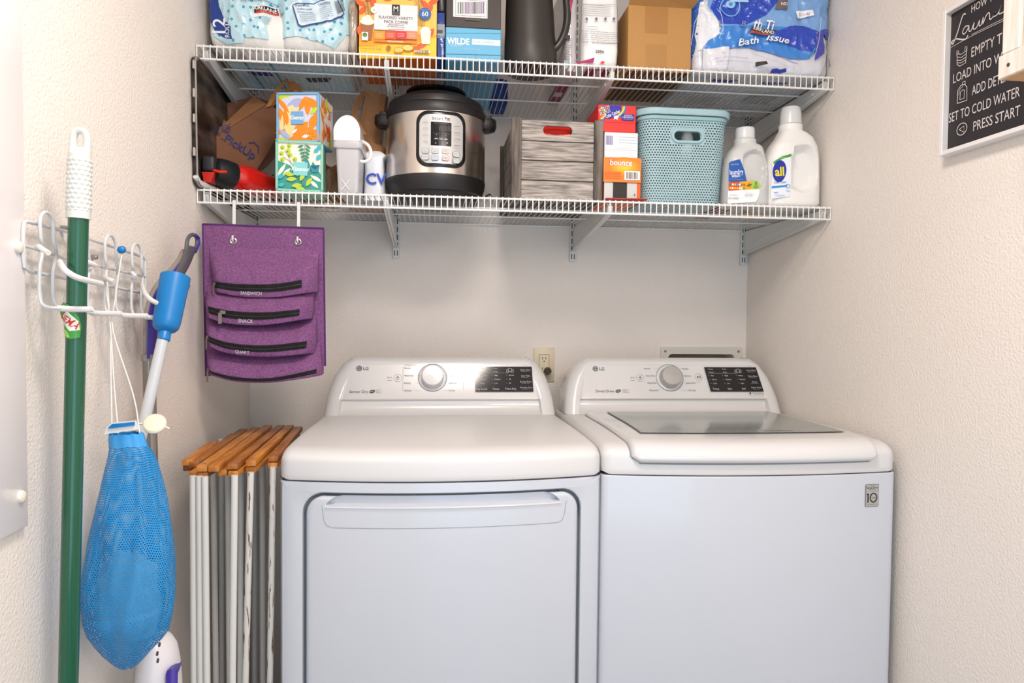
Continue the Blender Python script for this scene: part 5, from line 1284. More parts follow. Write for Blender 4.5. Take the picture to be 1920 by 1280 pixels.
h0 = [c for c in t.children if c.name.startswith('hook')][0]
MB().tube([atX(73, 462, .03), atX(82, 469, .04), atX(91, 474, .05)], .0038, 10).build('upper_arm', cw2, h0)
h3 = [c for c in t.children if c.name.startswith('hook')][3]
MB().tube([atX(248, 511, .026), atX(255, 519, .035)], .0036, 10).build('upper_arm', cw2, h3)
# green handled broom
t = thing('broom_handle', 'green pole with a bumpy white grip hanging in the hook rack', 'pole', (.045, -1.24, .02))
Yp = -1.235
p_top = at(150.5, 256, Yp); p_grip0 = at(147, 410, Yp); p_bot = at(128, 1280, Yp)
dr = (p_top-p_bot).normalized(); Mp = dr.to_track_quat('Z', 'X').to_matrix(); p_end = p_bot-dr*(p_bot.z-.03)
Lg = (p_grip0-p_end).length
MB().lathe([(.0135, 0), (.0135, Lg)], p_end, 28, M=Mp).build('pole', mat('#075438', .22, name='green_enamel', Coat_Weight=.4), t)
Gl = (p_top-p_grip0).length
gw = mat('#d2d8d2', .4, name='white_grip_plastic')
rings = []; nz_ = 120
for j in range(nz_+1):
    z = Gl*.86*j/nz_; r_ = []
    for k in range(72):
        a = 2*PI*k/72; b = 0
        if .10 < z/Gl < .74:
            row = z/.0068; ri = math.floor(row); fu = (a/(2*PI)*14+(ri % 2)*.5) % 1-.5; fv = row-ri-.5
            d_ = math.hypot(fu, fv)*2.2
            b = .0015*max(0, 1-d_*d_)
        rad = .0162-.0012*(z/Gl)
        fl_ = max(0, (z/Gl-.78)/.08); r_.append(p_grip0+Mp@V((math.cos(a)*(rad+b), math.sin(a)*(rad+b)*(1-.35*min(fl_, 1)), z)))
    rings.append(r_)
g_ = MB().loft(rings).build('grip', gw, t, 60)
lp = []
for k in range(20):
    a = 2*PI*k/20; lp.append(p_grip0+Mp@V((.0100*math.copysign(abs(math.cos(a))**.8, math.cos(a)), 0, Gl*.925+.018*math.copysign(abs(math.sin(a))**.8, math.sin(a)))))
MB().tube(lp, .0052, 10, closed=True).build('hanging_loop', gw, t)
# torn label wrapped round the pole
lo = math.atan2(*reversed(tuple((Mp.transposed()@V((.18, -1, 0)))[:2])))
def stick(x, y):
    fl_ = min(0, x-.12); a = lo+(max(x, .12)-.5)*2.6; z = (at(137, 635, Yp)-p_end).length+y*.055
    tg = V((-math.sin(a), math.cos(a), 0)); p = V((.0138*math.cos(a), .0138*math.sin(a), z))+tg*(fl_*.036)+V((math.cos(a), math.sin(a), 0))*(.3*fl_*fl_*.036)
    return p_end+Mp@p, Mp@V((math.cos(a), math.sin(a), 0))
t2 = Print(lambda x, y: stick(x-.22, y), .036, .055, .0012, fine=.004)
lo = math.atan2(*reversed(tuple((Mp.transposed()@V((.18, -1, 0)))[:2])))
t2.poly([(-.12, .85), (.18, .98), (.55, .92), (.9, .60), (1.0, .35), (.95, .05), (.6, 0), (.35, .12), (.25, .45), (-.02, .62)], '#3f9a3a', rough=.25)
t2.poly([(.15, .62), (.5, .75), (.9, .48), (.95, .25), (.6, .22), (.3, .42)], '#eef2e6', rough=.25)
t2.poly([(.3, .30), (.5, .22), (.62, .06), (.52, .03), (.36, .14)], '#9ccf6a'); t2.poly([(-.08, .84), (.2, .92), (.5, .86), (.2, .80)], '#8fca6a')
t2.fine = None
t2.text('LIEMA', .52, .50, .011, '#d8361c', rot=-.55, width=.033, bold=.02, shear=.2)
t2.build('sticker', t)
# blue mesh bag with drawcords
t = thing('mesh_bag', 'blue mesh drawstring bag hanging by white cords on the left wall', 'bag', (.09, -1.12, .6))
net = mat('#168fd2', .5, name='blue_netting')
nt = net.node_tree; b_ = nt.nodes['Principled BSDF']; out = nt.nodes['Material Output']
uvn = nt.nodes.new('ShaderNodeUVMap'); sx = nt.nodes.new('ShaderNodeSeparateXYZ'); nt.links.new(uvn.outputs[0], sx.inputs[0])
d2, hole = weave_nodes(nt, sx.outputs[0], sx.outputs[1], .105)
tr = nt.nodes.new('ShaderNodeBsdfTransparent'); mx = nt.nodes.new('ShaderNodeMixShader')
nt.links.new(hole, mx.inputs[0]); nt.links.new(b_.outputs[0], mx.inputs[1]); nt.links.new(tr.outputs[0], mx.inputs[2]); nt.links.new(mx.outputs[0], out.inputs[0])
Yb = -1.12
prof = [(812, 206, 268), (822, 205, 272), (836, 206, 276), (850, 204, 288), (870, 199, 296), (900, 191, 304), (940, 182, 312), (980, 173, 318), (1020, 166, 324), (1060, 160, 327), (1100, 155, 328), (1130, 154, 326), (1160, 157, 321), (1185, 165, 313), (1205, 178, 297), (1225, 194, 279), (1240, 210, 264), (1249, 224, 254), (1252, 234, 246)]
pr2 = []
for i in range(len(prof)-1):
    for k in range(6):
        f_ = k/6; pr2.append([prof[i][q]+(prof[i+1][q]-prof[i][q])*f_ for q in range(3)])
pr2.append(list(prof[-1]))
rings, vv, uvs, fs = [], [], [], []
n_ = 72; zacc = 0; pz = None
for j, (py, xl, xr) in enumerate(pr2):
    a = at(xl, py, Yb); b = at(xr, py, Yb); c = (a+b)/2; rx = (b.x-a.x)/2; z = c.z
    if pz is not None: zacc += math.hypot(pz[0]-z, pz[1]-rx)
    pz = (z, rx)
    tt = j/len(pr2)
    for k in range(n_+1):
        an = 2*PI*k/n_; nx = math.cos(an); ny = math.sin(an)
        cr = 1-.20*math.exp(-((an-4.75-.25*math.sin(tt*5))/.13)**2)*min(1, tt*4)*max(0, 1-tt*1.1)+.20*noise.noise(V((nx*2.2, ny*2.2, z*9)))*min(1, tt*3)+.06*math.sin(an*9+z*14)*(1-min(1, tt*2.2))+.05*noise.noise(V((nx*5, ny*5, z*20)))*min(1, tt*3)
        if tt > .62: cr += .09*math.sin((tt-.62)*34+nx*1.5)*max(0, -ny)*(1-tt)*2
        vv.append(V((max(c.x+nx*rx*(1+.30*(cr-1)), .006), c.y+ny*rx*.62*cr, z+.004*noise.noise(V((nx*3, ny*3, tt*9)))))); uvs.append((k/n_*100, zacc/.0040))
for j in range(len(pr2)-1):
    for k in range(n_): fs.append((j*(n_+1)+k, j*(n_+1)+k+1, (j+1)*(n_+1)+k+1, (j+1)*(n_+1)+k))
MB().add(vv, fs, 0, uvs).build('bag_net', net, t, 70)
crumple('bag_contents', t, at(240, 1130, Yb), (.048, .028, .085), mat('#a9c4d6', .8, name='pale_blue_cloth'), 12, .22, .8)
hb = []
for j in (0, 6, 12):
    hb.append([V((p.x, p.y-.0012 if p.y < Yb else p.y+.0012, p.z)) for p in vv[j*(n_+1):j*(n_+1)+n_]])
MB().loft(hb, cap=False).build('hem', mat('#3f9fe2', .45, name='blue_binding', bump=(140, .5, .001)), t)
cord = mat('#e4e2dc', .6, name='white_cord')
# cords over the hook
for pts in (((210, 812, -1.125), (208, 700, -1.09), (206, 600, -1.05), (199, 500, -1.03), (198, 455, -1.03), (205, 441, -1.03)), ((262, 812, -1.125), (250, 740, -1.10), (212, 620, -1.06), (216, 560, -1.05), (228, 480, -1.03), (231, 470, -1.03)), ((222, 812, -1.125), (214, 720, -1.09), (206, 600, -1.055), (196, 520, -1.04))):
    MB().tube(smooth_path([at(*p) for p in pts], 4), .0012, 6).build('cord', cord, t)
bl = mat('#0a78bd', .35, name='blue_plastic')
c = at(228, 468, -1.03)
MB().lathe([(0, -.0072), (.004, -.0062), (.0062, -.0035), (.007, 0), (.0062, .0035), (.004, .0062), (0, .0072)], c, 20, M=Matrix.Rotation(1.2, 3, 'Y')).build('cord_lock', bl, t)
# white and blue clip plus round white cap at the mouth of the bag
t = thing('clip_strip', 'small white and blue plastic strip at the mouth of the mesh bag', 'clip', tuple(at(228, 801, -1.16)))
a = at(198, 806, -1.165); b = at(256, 797, -1.165); d_ = b-a
MB().prism([a+V((0, 0, -.006)), a+V((.004, 0, .005)), a+d_*.25+V((0, 0, .010)), b+V((0, 0, .008)), b+V((.003, 0, -.006))], (0, -.006, 0)).build('strip_body', mat('#e3e5e6', .35), t)
MB().prism([a+d_*.14+V((0, -.0065, .003)), a+d_*.28+V((0, -.0065, .0085)), b+V((0, -.0065, .0065)), b+V((0, -.0065, .001)), a+d_*.3+V((0, -.0065, .002))], (0, -.002, 0)).build('blue_strip', bl, t)
t = thing('round_cap', 'round cream plastic cap hanging beside the mesh bag mouth', 'cap', tuple(at(290, 795, -1.10)))
c = at(290, 795, -1.10); Mc = V((.15, -.8, .62)).normalized().to_track_quat('Z', 'Y').to_matrix()
MB().lathe([(0, -.004), (.016, -.003), (.0185, 0), (.0185, .003), (.016, .0055), (.010, .0065), (0, .0068)], c, 32, M=Mc, rf=None).build('cap_disc', mat('#e0d9c3', .4, name='cream_plastic'), t)
MB().tube([c+V((.016, 0, -.004)), c+V((.024, 0, -.008))], .0022, 6).tube([c+V((-.016, 0, 0)), c+V((-.026, -.004, .002)), c+V((-.03, -.006, -.01))], .002, 6).build('cap_tab', mat('#e0d9c3', .4, name='cream_plastic'), t)
# wet mop with purple and gray handle
t = thing('spray_mop', 'spray mop with a curved purple and gray grip leaning on the left wall', 'mop', (.05, -.9, .02))
Xm = .048
gray = mat('#55555a', .45, name='dark_gray_rubber'); purp = mat('#3d2a96', .35, name='purple_plastic'); taupe = mat('#8f877d', .45, name='taupe_plastic'); alu = mat('#8f8880', .3, .7, name='champagne_metal')
path = [(279, 672), (279, 620), (281, 585), (290, 552), (308, 525), (325, 508), (338, 490), (347, 472)]
def ribbon(path, w0, m, name, par, x0, x1, off=0):
    """solid strip in the plane of the wall: width w0 in px terms via offset points"""
    pts = smooth_path([V((a, b, 0)) for a, b in path], 6); P = []
    for i, p in enumerate(pts):
        a = pts[max(i-1, 0)]; b = pts[min(i+1, len(pts)-1)]; d_ = (b-a).normalized(); nn = V((-d_.y, d_.x, 0)); f_ = i/(len(pts)-1)
        w_ = w0(f_); o_ = off(f_) if callable(off) else off
        l = p+nn*(o_-w_/2); r = p+nn*(o_+w_/2); P.append((l, r))
    rings = []
    for l, r in P:
        A_, B_ = atX(l.x, l.y, x0), atX(r.x, r.y, x0); m1 = (A_+B_)/2
        A2 = A_.copy(); B2 = B_.copy(); A2.x = x1; B2.x = x1; e = (B_-A_)*.18; xm = (x0+x1)/2; t_ = (x1-x0)*.5
        rings.append([A_+e+V((0, 0, 0)), A_+V((t_*.6, 0, 0)), A2-V((t_*.6, 0, 0)), A2+e, B2-e, B2-V((t_*.6, 0, 0)), B_+V((t_*.6, 0, 0)), B_-e])
    return MB().loft(rings).build(name, m, par, 60)
ribbon(path, lambda f: 27-8*f, taupe, 'grip_back', t, .030, .048, -2.5)
ribbon(path[:5]+[(326, 506), (334, 494)], lambda f: 17-6*f, purp, 'grip_side', t, .044, .052, lambda f: 2.5+1*f)
ribbon([(284, 575), (296, 553), (312, 530), (328, 510), (340, 490), (348, 472), (352, 462)], lambda f: 5+12*math.sin(min(1, f*1.35)*PI/2)-2*f, gray, 'grip_front', t, .046, .058, lambda f: 6-5*f)
lp = [atX(a, b, Xm+.004) for a, b in ((350, 472), (351, 452), (356, 442), (363, 440), (369, 446), (369, 458), (363, 472), (356, 482))]
MB().tube(smooth_path(lp, 4, closed=True), .0042, 10, closed=True).build('hanging_loop', gray, t)
MB().tube([lp[3]+V((.003, .003, 0)), lp[4]+V((.003, .002, 0)), lp[5]+V((.003, .002, 0)), lp[6]+V((.003, .001, 0))], .0036, 8).build('loop_lining', purp, t)
a = atX(279, 668, .044); b = atX(292, 1200, .060); 
MB().tube([a, a.lerp(b, .5), b], .0115, 20).build('tube', alu, t)
MB().tube([atX(279, 676, .044), atX(279, 664, .044)], .0135, 20).build('collar', taupe, t)
hr = []
for (px, py, hw_, dp) in ((297, 1190, 18, .010), (297, 1197, 27, .018), (297, 1215, 36, .026), (297, 1245, 42, .030), (297, 1280, 45, .032), (298, 1330, 46, .033)):
    c = atX(px, py, .075); wy = hw_/1180*(CAMP-c).length*1.0; r_ = []
    for k in range(28): an = 2*PI*k/28; r_.append(V((c.x+dp*1.2*math.cos(an), c.y+wy*.9*math.sin(an), c.z)))
    hr.append(r_)
c = hr[-1][0].copy(); last = hr[-1]
hr.append([V((p.x, p.y, .06)) for p in last])
mh = MB().loft(hr).build('mop_body', mat('#e6e2e4', .35, name='white_mop_plastic'), t, 50)
for (a_, b_) in ((300, 1208), (297, 1238), (296, 1225)):
    p = atX(a_, b_, .112)
    MB().lathe([(0, -.002), (.004, -.002), (.004, 0), (0, 0)], p, 12, M=Matrix.Rotation(PI/2, 3, 'Y')).build('vent_hole', mat('#5a5654', .8), mh)
MB().tube([atX(330, 1245, .10), atX(322, 1262, .113), atX(322, 1290, .115)], .010, 10).build('purple_inset', purp, t)
MB().rbox((.01, -1.16, .004), (.12, -.93, .055), .01, 2).build('mop_head', mat('#d8d5d6', .4), t)
# duster with blue cap
t = thing('duster_wand', 'white wand with a bright blue hooked cap leaning in the hook rack', 'wand', tuple(atX(300, 620, .09)))
wa = atX(307, 628, .088); wb_ = atX(257, 852, .060); wb2 = wb_+(wb_-wa)*.25
MB().tube([wa, wb_, wb2], .0100, 18).build('wand_tube', mat('#c9cdd0', .3, name='pale_gray_tube'), t)
ct = atX(329, 519, .094); cbm = atX(310, 618, .089); dcp = (cbm-ct); Lc = dcp.length; Mq = (-dcp).to_track_quat('Z', 'Y').to_matrix()
MB().lathe([(.006, -.006), (.018, -.001), (.0225, .005), (.0245, .016), (.0270, Lc), (.0250, Lc+.001), (.0240, Lc-.006), (0, Lc-.006)], cbm, 32, M=Mq, rf=lambda a, z: 1+.0*a).build('cap', bl, t)
MB().lathe([(.010, -.022), (.0115, -.02), (.0115, 0), (.009, .004)], cbm, 20, M=Mq).build('cap_neck', bl, t)
hk = [atX(343, 540, .09), atX(350, 543, .085), atX(354, 536, .085), atX(352, 530, .085)]
MB().tube(smooth_path(hk, 4), .0028, 8).build('cap_hook', bl, t)
sc = atX(298, 631, .10); MB().lathe([(0, 0), (.0022, 0), (.0022, .002), (0, .003)], sc, 10, M=Matrix.Rotation(PI/2, 3, 'Y')).build('pin', mat('#888a8c', .3, .7), t)
# ------------------------------------------------------------------ folded drying rack
t = thing('drying_rack', 'folded wooden drying rack with white dowels standing beside the dryer', 'drying rack', (.16, -.6, 0))
pine = mat('#c07a35', .45, name='varnished_pine', bump=(60, .3, .001, 4, (4, .4, 2))); noise_color(pine, '#a55f22', '#d9923f', 26, 5, (3, .35, 2), .3, .7)
pine_d = mat('#9a5a28', .45, name='darker_pine'); noise_color(pine_d, '#84481c', '#b87634', 26, 5, (3, .35, 2), .3, .7)
rivet = mat('#a9a6a2', .3, .9, name='rivet_steel'); scr = mat('#5d3a1c', .6)
def slat(a, b, z, w_, th, m, riv=()):
    a = V((a[0], a[1], z)); b = V((b[0], b[1], z)); d_ = (b-a); L_ = d_.length; d_.normalize(); n_ = V((-d_.y, d_.x, 0))
    Mm = Matrix(((n_.x, d_.x, 0, 0), (n_.y, d_.y, 0, 0), (0, 0, 1, 0), (0, 0, 0, 1))); 
    Mm.translation = a
    o = MB().rbox((-w_/2, 0, -th), (w_/2, L_, 0), .002, 2, M=Mm).build('slat', m, t)
    for f_ in riv:
        MB().lathe([(.0045, 0), (.0035, .001), (0, .0014)], a+d_*(L_*f_)+V((0, 0, .0001)), 12).build('rivet', rivet, o)
    return o
ZT = .957; sl = []
for (f_, b_, z, rv, m) in (((351, 862), (399, 827), ZT, (.10, .90), pine), ((364, 866), (457, 803), ZT-.004, (.06, .55), pine_d), ((378, 873), (480, 800), ZT, (.04, .6), pine), ((400, 873), (503, 796), ZT, (.6, .96), pine),
                    ((436, 869), (527, 796), ZT+.001, (.05,), pine_d), ((470, 863), (544, 796), ZT+.002, (.03, .97), pine), ((512, 855), (560, 799), ZT+.001, (.1,), pine_d)):
    a = atZ(*f_, z); b = atZ(*b_, z); b.y = min(b.y, -.20); sl.append(slat(a, b, z, .021, .0125, m, rv))
for (f_, b_, z, m) in (((352, 872), (440, 812), ZT-.0135, pine_d), ((364, 884), (420, 838), ZT-.0165, pine), ((379, 885), (500, 806), ZT-.0135, pine_d), ((416, 881), (520, 806), ZT-.0135, pine), ((437, 883), (540, 808), ZT-.014, pine), ((470, 875), (556, 808), ZT-.013, pine), ((511, 868), (552, 815), ZT-.013, pine)):
    a = atZ(*f_, z); b = atZ(*b_, z); b.y = min(b.y, -.22); b.x = min(b.x, .248); sl.append(slat(a, b, z, .020, .0125, m))
for s_ in sl[::2]:
    c = s_.copy(); COL.objects.link(c); c.parent = t; c.location.z = -.915
dw = mat('#dad9d3', .5, name='white_painted_dowel'); dwc = mat('#dad9d3', .5, name='chipped_white_dowel'); noise_color(dwc, '#6a4e36', '#d4d2cb', 30, 6, (6, 6, .7), .36, .42)
for (x0, x1, Y, m) in ((362, 364, -.885, dw), (373.5, 376, -.888, dw), (384, 388, -.892, dw), (400, 405, -.62, dw), (427, 430, -.60, dw), (440, 436, -.885, dw), (452, 450, -.60, dw), (470, 460, -.86, dwc), (492, 493, -.58, dw), (511.5, 506, -.80, dwc), (415, 416, -.45, dw), (478, 478, -.45, dw)):
    a = at(x0, 890, Y); b = at(x1, 1280, Y); d_ = (b-a)/(a.z-b.z); a = a+d_*(a.z-(ZT-.020)); a.z = ZT-.020; b = a+d_*(a.z-.035); b.z = .035; b.x = max(b.x, .012)
    MB().tube([a, b], .0067, 14).build('dowel', m, t)
# ------------------------------------------------------------------ purple hanging organizer
t = thing('hanging_organizer', 'purple fabric hanging organizer with four zippered pockets under the lower shelf', 'organizer', (.167, -.535, 1.48))
fab = mat('#6f3f7d', .85, name='purple_heather_canvas', bump=(420, .5, .0006, 2)); noise_color(fab, '#663b69', '#8a5989', 260, 3, (1, 1, 1), .3, .7)
zip_ = mat('#08080a', .85, name='black_zipper_tape'); trim = mat('#55296a', .8, name='purple_binding'); sil = mat('#b4b0a8', .28, .9, name='nickel')
YS = -.532
TL = at(380, 420, YS); TR = at(607, 428, YS); BR = at(610, 686, YS); BL = at(386, 705, YS)
def sheet(u, v):
    p = (TL.lerp(TR, u)).lerp(BL.lerp(BR, u), v); return V((p.x, YS-.002*noise.noise(V((u*3, v*4, 0))), p.z))
MB().grid(sheet, 12, 16).grid(lambda u, v: sheet(u, v)+V((0, .0025, 0)), 12, 16, flip=True).build('backing', fab, t)
MB().tube([sheet(0, 0), sheet(.5, 0), sheet(1, 0)], .0028, 6).tube([sheet(1, 0), sheet(1, .5), sheet(1, 1)], .0022, 6).tube([sheet(0, 0), sheet(0, .5), sheet(0, 1)], .0022, 6).build('binding', trim, t)
def pxz(px, py, Y): p = at(px, py, Y); return p.x, p.z
PK = [ # top-left, top-right, zipper points, left/right bulge x, depth, word
    dict(tl=(392, 463), tr=(598, 470), z=[(395, 530), (452, 536), (520, 535), (592, 522)], b=[(396, 545), (452, 555), (520, 556), (592, 545)], D=.055, zr=(.02, .88), w='SANDWICH', wp=(483, 545.5), pull=.03),
    dict(tl=(392, 530), tr=(590, 530), z=[(376, 573), (430, 585), (500, 588), (582, 580)], b=[(381, 592), (430, 606), (500, 608), (580, 596)], D=.068, zr=(.09, .92), w='SNACK', wp=(483, 603), pull=.25),
    dict(tl=(386, 585), tr=(592, 590), z=[(380, 628), (430, 645), (500, 650), (588, 640)], b=[(383, 645), (430, 662), (500, 668), (584, 662)], D=.068, zr=(.02, .95), w='QUART', wp=(480, 656.5), pull=.05),
    dict(tl=(386, 645), tr=(600, 640), z=[(383, 694), (440, 709), (510, 711), (600, 693)], b=[(386, 700), (440, 714), (510, 716), (600, 704)], D=.062, zr=(.0, .97), w='', wp=(0, 0), pull=.02)]
def lerp_pts(pts, u):
    s_ = u*(len(pts)-1); i = min(int(s_), len(pts)-2); f_ = s_-i; f2 = f_*f_*(3-2*f_)*.4+f_*.6
    return V((pts[i][0]+(pts[i+1][0]-pts[i][0])*f_, pts[i][1]+(pts[i+1][1]-pts[i][1])*f2, 0))
for pi, K in enumerate(PK):
    D = K['D']; D = K['D']; yz = YS-D
    zp = [V((pxz(a, b, yz)[0], 0, pxz(a, b, yz)[1])) for a, b in K['z']]; bp = [V((pxz(a, b, yz+.004)[0], 0, pxz(a, b, yz+.004)[1])) for a, b in K['b']]
    tl = V((pxz(*K['tl'], YS)[0], 0, pxz(*K['tl'], YS)[1])); tr_ = V((pxz(*K['tr'], YS)[0], 0, pxz(*K['tr'], YS)[1]))
    zs_ = smooth_path(zp, 8); bs_ = smooth_path(bp, 8)
    def cur(L_, u): s_ = u*(len(L_)-1); i = min(int(s_), len(L_)-2); return L_[i].lerp(L_[i+1], s_-i)
    def surf(u, v, pi=pi, D=D, zs_=zs_, bs_=bs_, tl=tl, tr_=tr_):
        e = min(u, 1-u); ed = 1-.55*(1-min(1, e/.10))**2
        T_ = tl.lerp(tr_, u); Z_ = cur(zs_, u); B_ = cur(bs_, u)
        if v <= .55: f_ = v/.55; p = T_.lerp(Z_, f_); dp = D*(math.sin(f_*PI/2)**1.35)
        elif v <= .82: f_ = (v-.55)/.27; p = Z_.lerp(B_, f_); dp = D-.004*f_
        elif v <= .88: f_ = (v-.82)/.06; p = B_+V((0, 0, -.0015*math.sin(f_*PI))); dp = D-.004-.008*f_
        else: f_ = (v-.88)/.12; p = B_+V((0, 0, .012*f_)); dp = (D-.012)*(1-f_)
        wr = .0035*noise.noise(V((u*9, v*5, pi*7)))+.0025*noise.noise(V((u*22, v*9+u*5, pi*3)))
        dp = dp*ed+wr*min(1, v*5)*(1 if v < .5 else .5)
        return V((p.x, YS-.001-max(dp, 0), p.z))
    o = MB().grid(surf, 48, 1, vs_=[i/11*.55 for i in range(11)]+[.55, .60, .65, .70, .76, .82, .84, .86, .88, .92, .96, 1.0])
    # side gussets
    for uu in (0, 1):
        ed = [surf(uu, v) for v in (0, .11, .22, .33, .44, .55, .68, .82, .88, 1)]
        o.loft([ed, [V((p.x, YS, p.z)) for p in ed]], closed=False, cap=False)
    po = o.build('pocket', fab, t, 50)
    Pz = Print(lambda x, y, s_=surf: (s_(x, .55+.17*y), V((0, -1, 0))), .25, .014, .0012, fine=.008)
    z0, z1 = K['zr']; Pz.poly([(z0, -.15), (z1, -.15), (z1, .85), (z0, .85)], zip_); Pz.poly([(z0, .33), (z1, .33), (z1, .40), (z0, .40)], mat('#3a3a3e', .4))
    zo = Pz.build('zipper', po)
    pp = surf(K['pull'], .60)
    big = pi == 1
    mb = MB().rbox((pp.x-.003, pp.y-.006, pp.z-.002), (pp.x+.003, pp.y-.001, pp.z+.006), .001, 1)
    if big: mb.rbox((pp.x+.002, pp.y-.008, pp.z-.003), (pp.x+.010, pp.y-.002, pp.z+.005), .001, 1)
    L_ = .026; wd = .004 if big else .002
    mb.rbox((pp.x-wd-.002, pp.y-.0075, pp.z-L_), (pp.x+wd-.002, pp.y-.006, pp.z), .0006, 1)
    mb.build('zipper_pull', sil if big else mat('#7c7064', .4, .7), po)
    if K['w']:
        mmm = Print(lambda x, y, s_=surf: (s_(x, .55+.27*y), V((0, -1, 0))), .25, .030, .0016)
        wx = {'SANDWICH': .43, 'SNACK': .49, 'QUART': .46}[K['w']]
        mmm.text(K['w'], wx, .62 if pi else .66, .0082 if pi else .0078, '#cfc8d2', width={'SANDWICH': .050, 'SNACK': .033, 'QUART': .033}[K['w']], bold=.01); 
        # flip so that letters read upright on a face whose y runs down
        mmm.v = []; mmm.f = []; mmm.mi = []
        m2_ = Print(lambda x, y, s_=surf: (s_(x, .82-.27*y), V((0, -1, 0))), .25, .022, .0016)
        m2_.text(K['w'], wx, .34, .0075, '#d8d2da', width={'SANDWICH': .049, 'SNACK': .033, 'QUART': .033}[K['w']]); m2_.build('lettering', po)
for a, b in ((437, 450), (558.5, 452)):
    g_ = at(a, b+1.5, YS-.003)
    MB().lathe([(.0045, 0), (.0085, 0), (.0085, .0012), (.0065, .0022), (.0045, .0012)], g_+V((0, .002, 0)), 24, M=Matrix.Rotation(PI/2, 3, 'X'), cap=False).build('grommet', sil, t)
    hkm = mat('#dcdcd8', .35, name='white_strap_hook')
    s_ = thing('strap_hook', 'white S hook strap over the shelf lip holding the %s grommet of the purple organizer' % ('left' if a < 500 else 'right'), 'hook', (g_.x, -.53, 1.53), 'strap hooks')
    w2 = .0038; zs = ZL-LIP
    P_ = [(-.5095, zs-.004), (-.5085, zs+.0075), (-.513, ZL-.022), (-.521, ZL-.028), (-.5215, zs-.010), (-.5225, zs-.05), (-.524, 1.478), (-.528, 1.452), (-.5385, 1.441), (-.5385, 1.456)]
    P_ = [(-.5085, ZL-.024), (-.5085, ZL-.0195), (-.5215, ZL-.0185), (-.5222, ZL-.026), (-.5225, 1.50), (-.5235, 1.4815), (-.5265, 1.4815)]
    P_ = [(-.5085, zs-.004), (-.5085, zs+.0055), (-.5225, zs+.0065), (-.5238, zs+.001), (-.5242, 1.500), (-.5262, 1.470), (-.5262, g_.z-.003)]
    mb = MB().loft([[V((g_.x-w2/1, y, z)), V((g_.x+w2/1, y, z)), V((g_.x+w2/1, y-.0012, z)), V((g_.x-w2/1, y-.0012, z))] for y, z in P_]); mb.build('strap', hkm, s_, None)
    MB().loft([[V((g_.x-w2*.55, y, z)), V((g_.x+w2*.55, y, z)), V((g_.x+w2*.55, y-.0012, z+.0006)), V((g_.x-w2*.55, y-.0012, z+.0006))] for y, z in ((-.5268, g_.z-.003), (-.535, g_.z-.0025), (-.5385, g_.z+.002), (-.5385, g_.z+.0125))]).build('strap_tip', hkm, s_, None)
# ------------------------------------------------------------------ framed laundry sign on the right wall
t = thing('laundry_sign', 'black laundry instructions sign in a white frame on the right wall', 'sign', (W, -1.07, 1.607))
y0, y1, z0, z1 = -1.185, -.957, 1.607, 1.908; xf = 1.640; fwm = mat('#efedec', .35, name='white_frame_paint'); fw = .0092
def sbar(a, b, name='frame_rail'): return MB().rbox(a, b, .001, 1).build(name, fwm, t)
sbar((xf, y1-fw, z0), (W-.0005, y1, z1)); sbar((xf, y0, z0), (W-.0005, y0+fw, z1)); sbar((xf, y0+fw, z0), (W-.0005, y1-fw, z0+fw)); sbar((xf, y0+fw, z1-fw), (W-.0005, y1-fw, z1))
xb = 1.653
bd = MB().box((xb, y0+fw, z0+fw), (W-.002, y1-fw, z1-fw)).build('sign_board', mat('#2b272b', .55, name='chalkboard_print'), t, None)
ya, yb_ = y1-fw, y0+fw; za, zb_ = z0+fw, z1-fw
m, w, h = plane_map((xb, ya, za), (0, yb_-ya, 0), (0, 0, zb_-za)); P = Print(m, w, h, .0004)
def sq_(px, py): p = atX(px, py, xb); return (ya-p.y)/(ya-yb_), (p.z-za)/(zb_-za)
ck = '#dcd6d4'
def line_t(s_, p0, p1, size, **kw):
    a = sq_(*p0); b = sq_(*p1); wd = (b[0]-a[0])*w; P.text(s_, (a[0]+b[0])/2, (a[1]+b[1])/2, size, ck, width=wd, **kw)
line_t('HOW TO', (1822, 13), (1872, -8), .0155)
line_t('EMPTY T', (1822, 98), (1879, 70), .0200)
line_t('LOAD INTO WASHER', (1788, 148), (1926, 84), .0195)
line_t('ADD DETERGENT', (1823, 170), (1928, 125), .0200)
line_t('SET TO COLD WATER', (1780, 220), (1913, 172), .0200)
line_t('PRESS START', (1826, 237), (1914, 205), .0200)
# script word drawn as a pen line
def pen(pts, th): P.line([((a-ya)/(yb_-ya), b) for a, b in pts], th, ck)
sc_ = [sq_(*p) for p in ((1812, 26), (1806, 30), (1796, 62), (1789, 80), (1786, 82), (1786, 78), (1794, 73), (1804, 74), (1812, 73), (1816, 66))]
P.line([tuple(q[:2]) for q in smooth_path([V((a, b, 0)) for a, b in sc_], 5)], .0028, ck)
sc_ = [sq_(*p) for p in ((1818, 48), (1811, 50), (1806, 60), (1809, 64), (1815, 56), (1818, 48), (1818, 58), (1822, 57), (1828, 42), (1826, 54), (1832, 52), (1838, 38), (1837, 48), (1841, 46), (1845, 32), (1844, 45), (1850, 30), (1856, 24), (1857, 36), (1862, 33), (1868, 22), (1864, 31), (1872, 26), (1880, 8), (1874, 26), (1886, 20), (1892, 12))]
P.line([tuple(q[:2]) for q in smooth_path([V((a, b, 0)) for a, b in sc_], 4)], .0022, ck)
P.line([sq_(1784, 89), sq_(1826, 66), sq_(1905, 28)], .0009, ck); P.line([sq_(1823, 65), sq_(1905, 24)], .0009, ck)
def ic(pts, th=.0012): P.line([sq_(*p) for p in pts], th, ck)
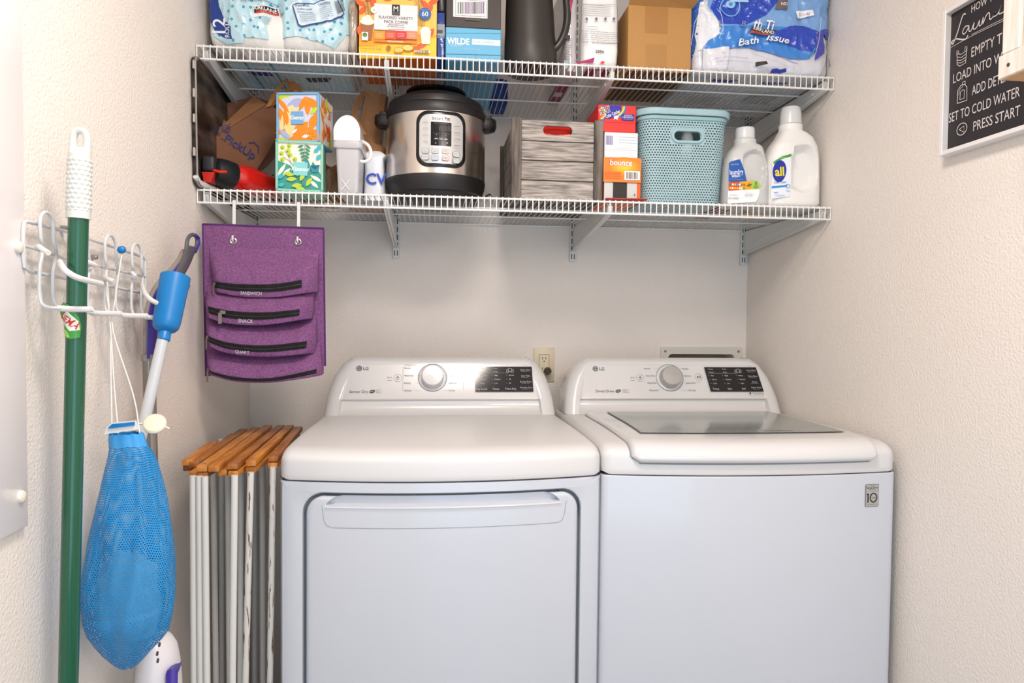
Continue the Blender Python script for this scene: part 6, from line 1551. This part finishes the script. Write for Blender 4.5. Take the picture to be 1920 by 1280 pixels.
ic([(1796, 97), (1796, 121), (1801, 124), (1812, 118), (1814, 90)], .0015); ic([(1797, 101), (1803, 102), (1813, 96)]); ic([(1797, 107), (1804, 108), (1813, 101)]); ic([(1797, 113), (1804, 113), (1813, 107)]); ic([(1797, 118), (1804, 118), (1813, 112)])
ic([(1796, 105), (1796, 96), (1799, 95), (1800, 102)], .0013); ic([(1811, 96), (1812, 88), (1815, 87), (1815, 96)], .0013)
ic([(1797, 194), (1798, 170), (1804, 160), (1811, 158), (1815, 163), (1815, 188), (1797, 194)], .0016); ic([(1807, 159), (1807, 154), (1812, 152), (1812, 158)], .0014); ic([(1802, 187), (1803, 173), (1808, 168), (1811, 170), (1810, 184), (1802, 187)], .0013); ic([(1800, 178), (1803, 166), (1808, 162)], .001)
cx0, cy0 = sq_(1806, 242); P.ring(cx0, cy0, .0145, .0016, ck, n=28, ry=.0125); P.line([sq_(1801, 243), sq_(1810, 236), sq_(1810, 248), sq_(1801, 243)], .0013, ck)
P.build('sign_print', bd)
# ------------------------------------------------------------------ whitewashed cabinet, upper right
t = thing('wall_cabinet', 'whitewashed wooden wall cabinet at the upper right beside the laundry sign', 'cabinet', (1.6, -1.43, 1.655))
ww = mat('#e3d8cf', .7, name='whitewashed_wood', bump=(50, .35, .001, 5, (1, 3, .3))); noise_color(ww, '#d3c1b4', '#ece4dd', 30, 5, (1, 3, .3), .3, .7)
raw = mat('#c89a64', .7, name='raw_pine_underside'); noise_color(raw, '#b07e48', '#d6ac78', 30, 5, (3, .4, 1), .3, .7)
cxf = at(1870, 151, -1.272).x; cy1 = -1.272; cy0_ = -1.62; cz0 = at(1870, 151, -1.272).z; cz1 = cz0+.42
MB().rbox((cxf+.012, cy0_, cz0+.004), (W-.0005, cy1-.003, cz1), .001, 1).build('carcass', ww, t)
MB().rbox((cxf+.004, cy0_, cz0-.001), (W-.0005, cy1-.004, cz0+.006), .001, 1).build('bottom_board', raw, t)
MB().rbox((cxf, cy0_, cz0), (cxf+.013, cy1, cz0+.038), .0015, 1).build('bottom_rail', ww, t)
MB().rbox((cxf+.001, cy1-.040, cz0+.0385), (cxf+.013, cy1-.006, cz1), .0015, 1).build('stile', ww, t)
MB().rbox((cxf+.001, cy0_, cz0+.0385), (cxf+.013, cy0_+.04, cz1), .0015, 1).build('stile', ww, t)
MB().rbox((cxf+.001, cy0_+.04, cz1-.04), (cxf+.013, cy1-.0405, cz1), .0015, 1).build('top_rail', ww, t)
MB().rbox((cxf+.007, cy0_+.041, cz0+.039), (cxf+.0125, cy1-.041, cz1-.041), .001, 1).build('door_panel', ww, t)
MB().lathe([(0, 0), (.003, 0), (.003, .001), (0, .0015)], (cxf, cy1-.022, cz0+.018), 10, M=Matrix.Rotation(-PI/2, 3, 'Y')).build('screw', mat('#4c3c34', .5), t)
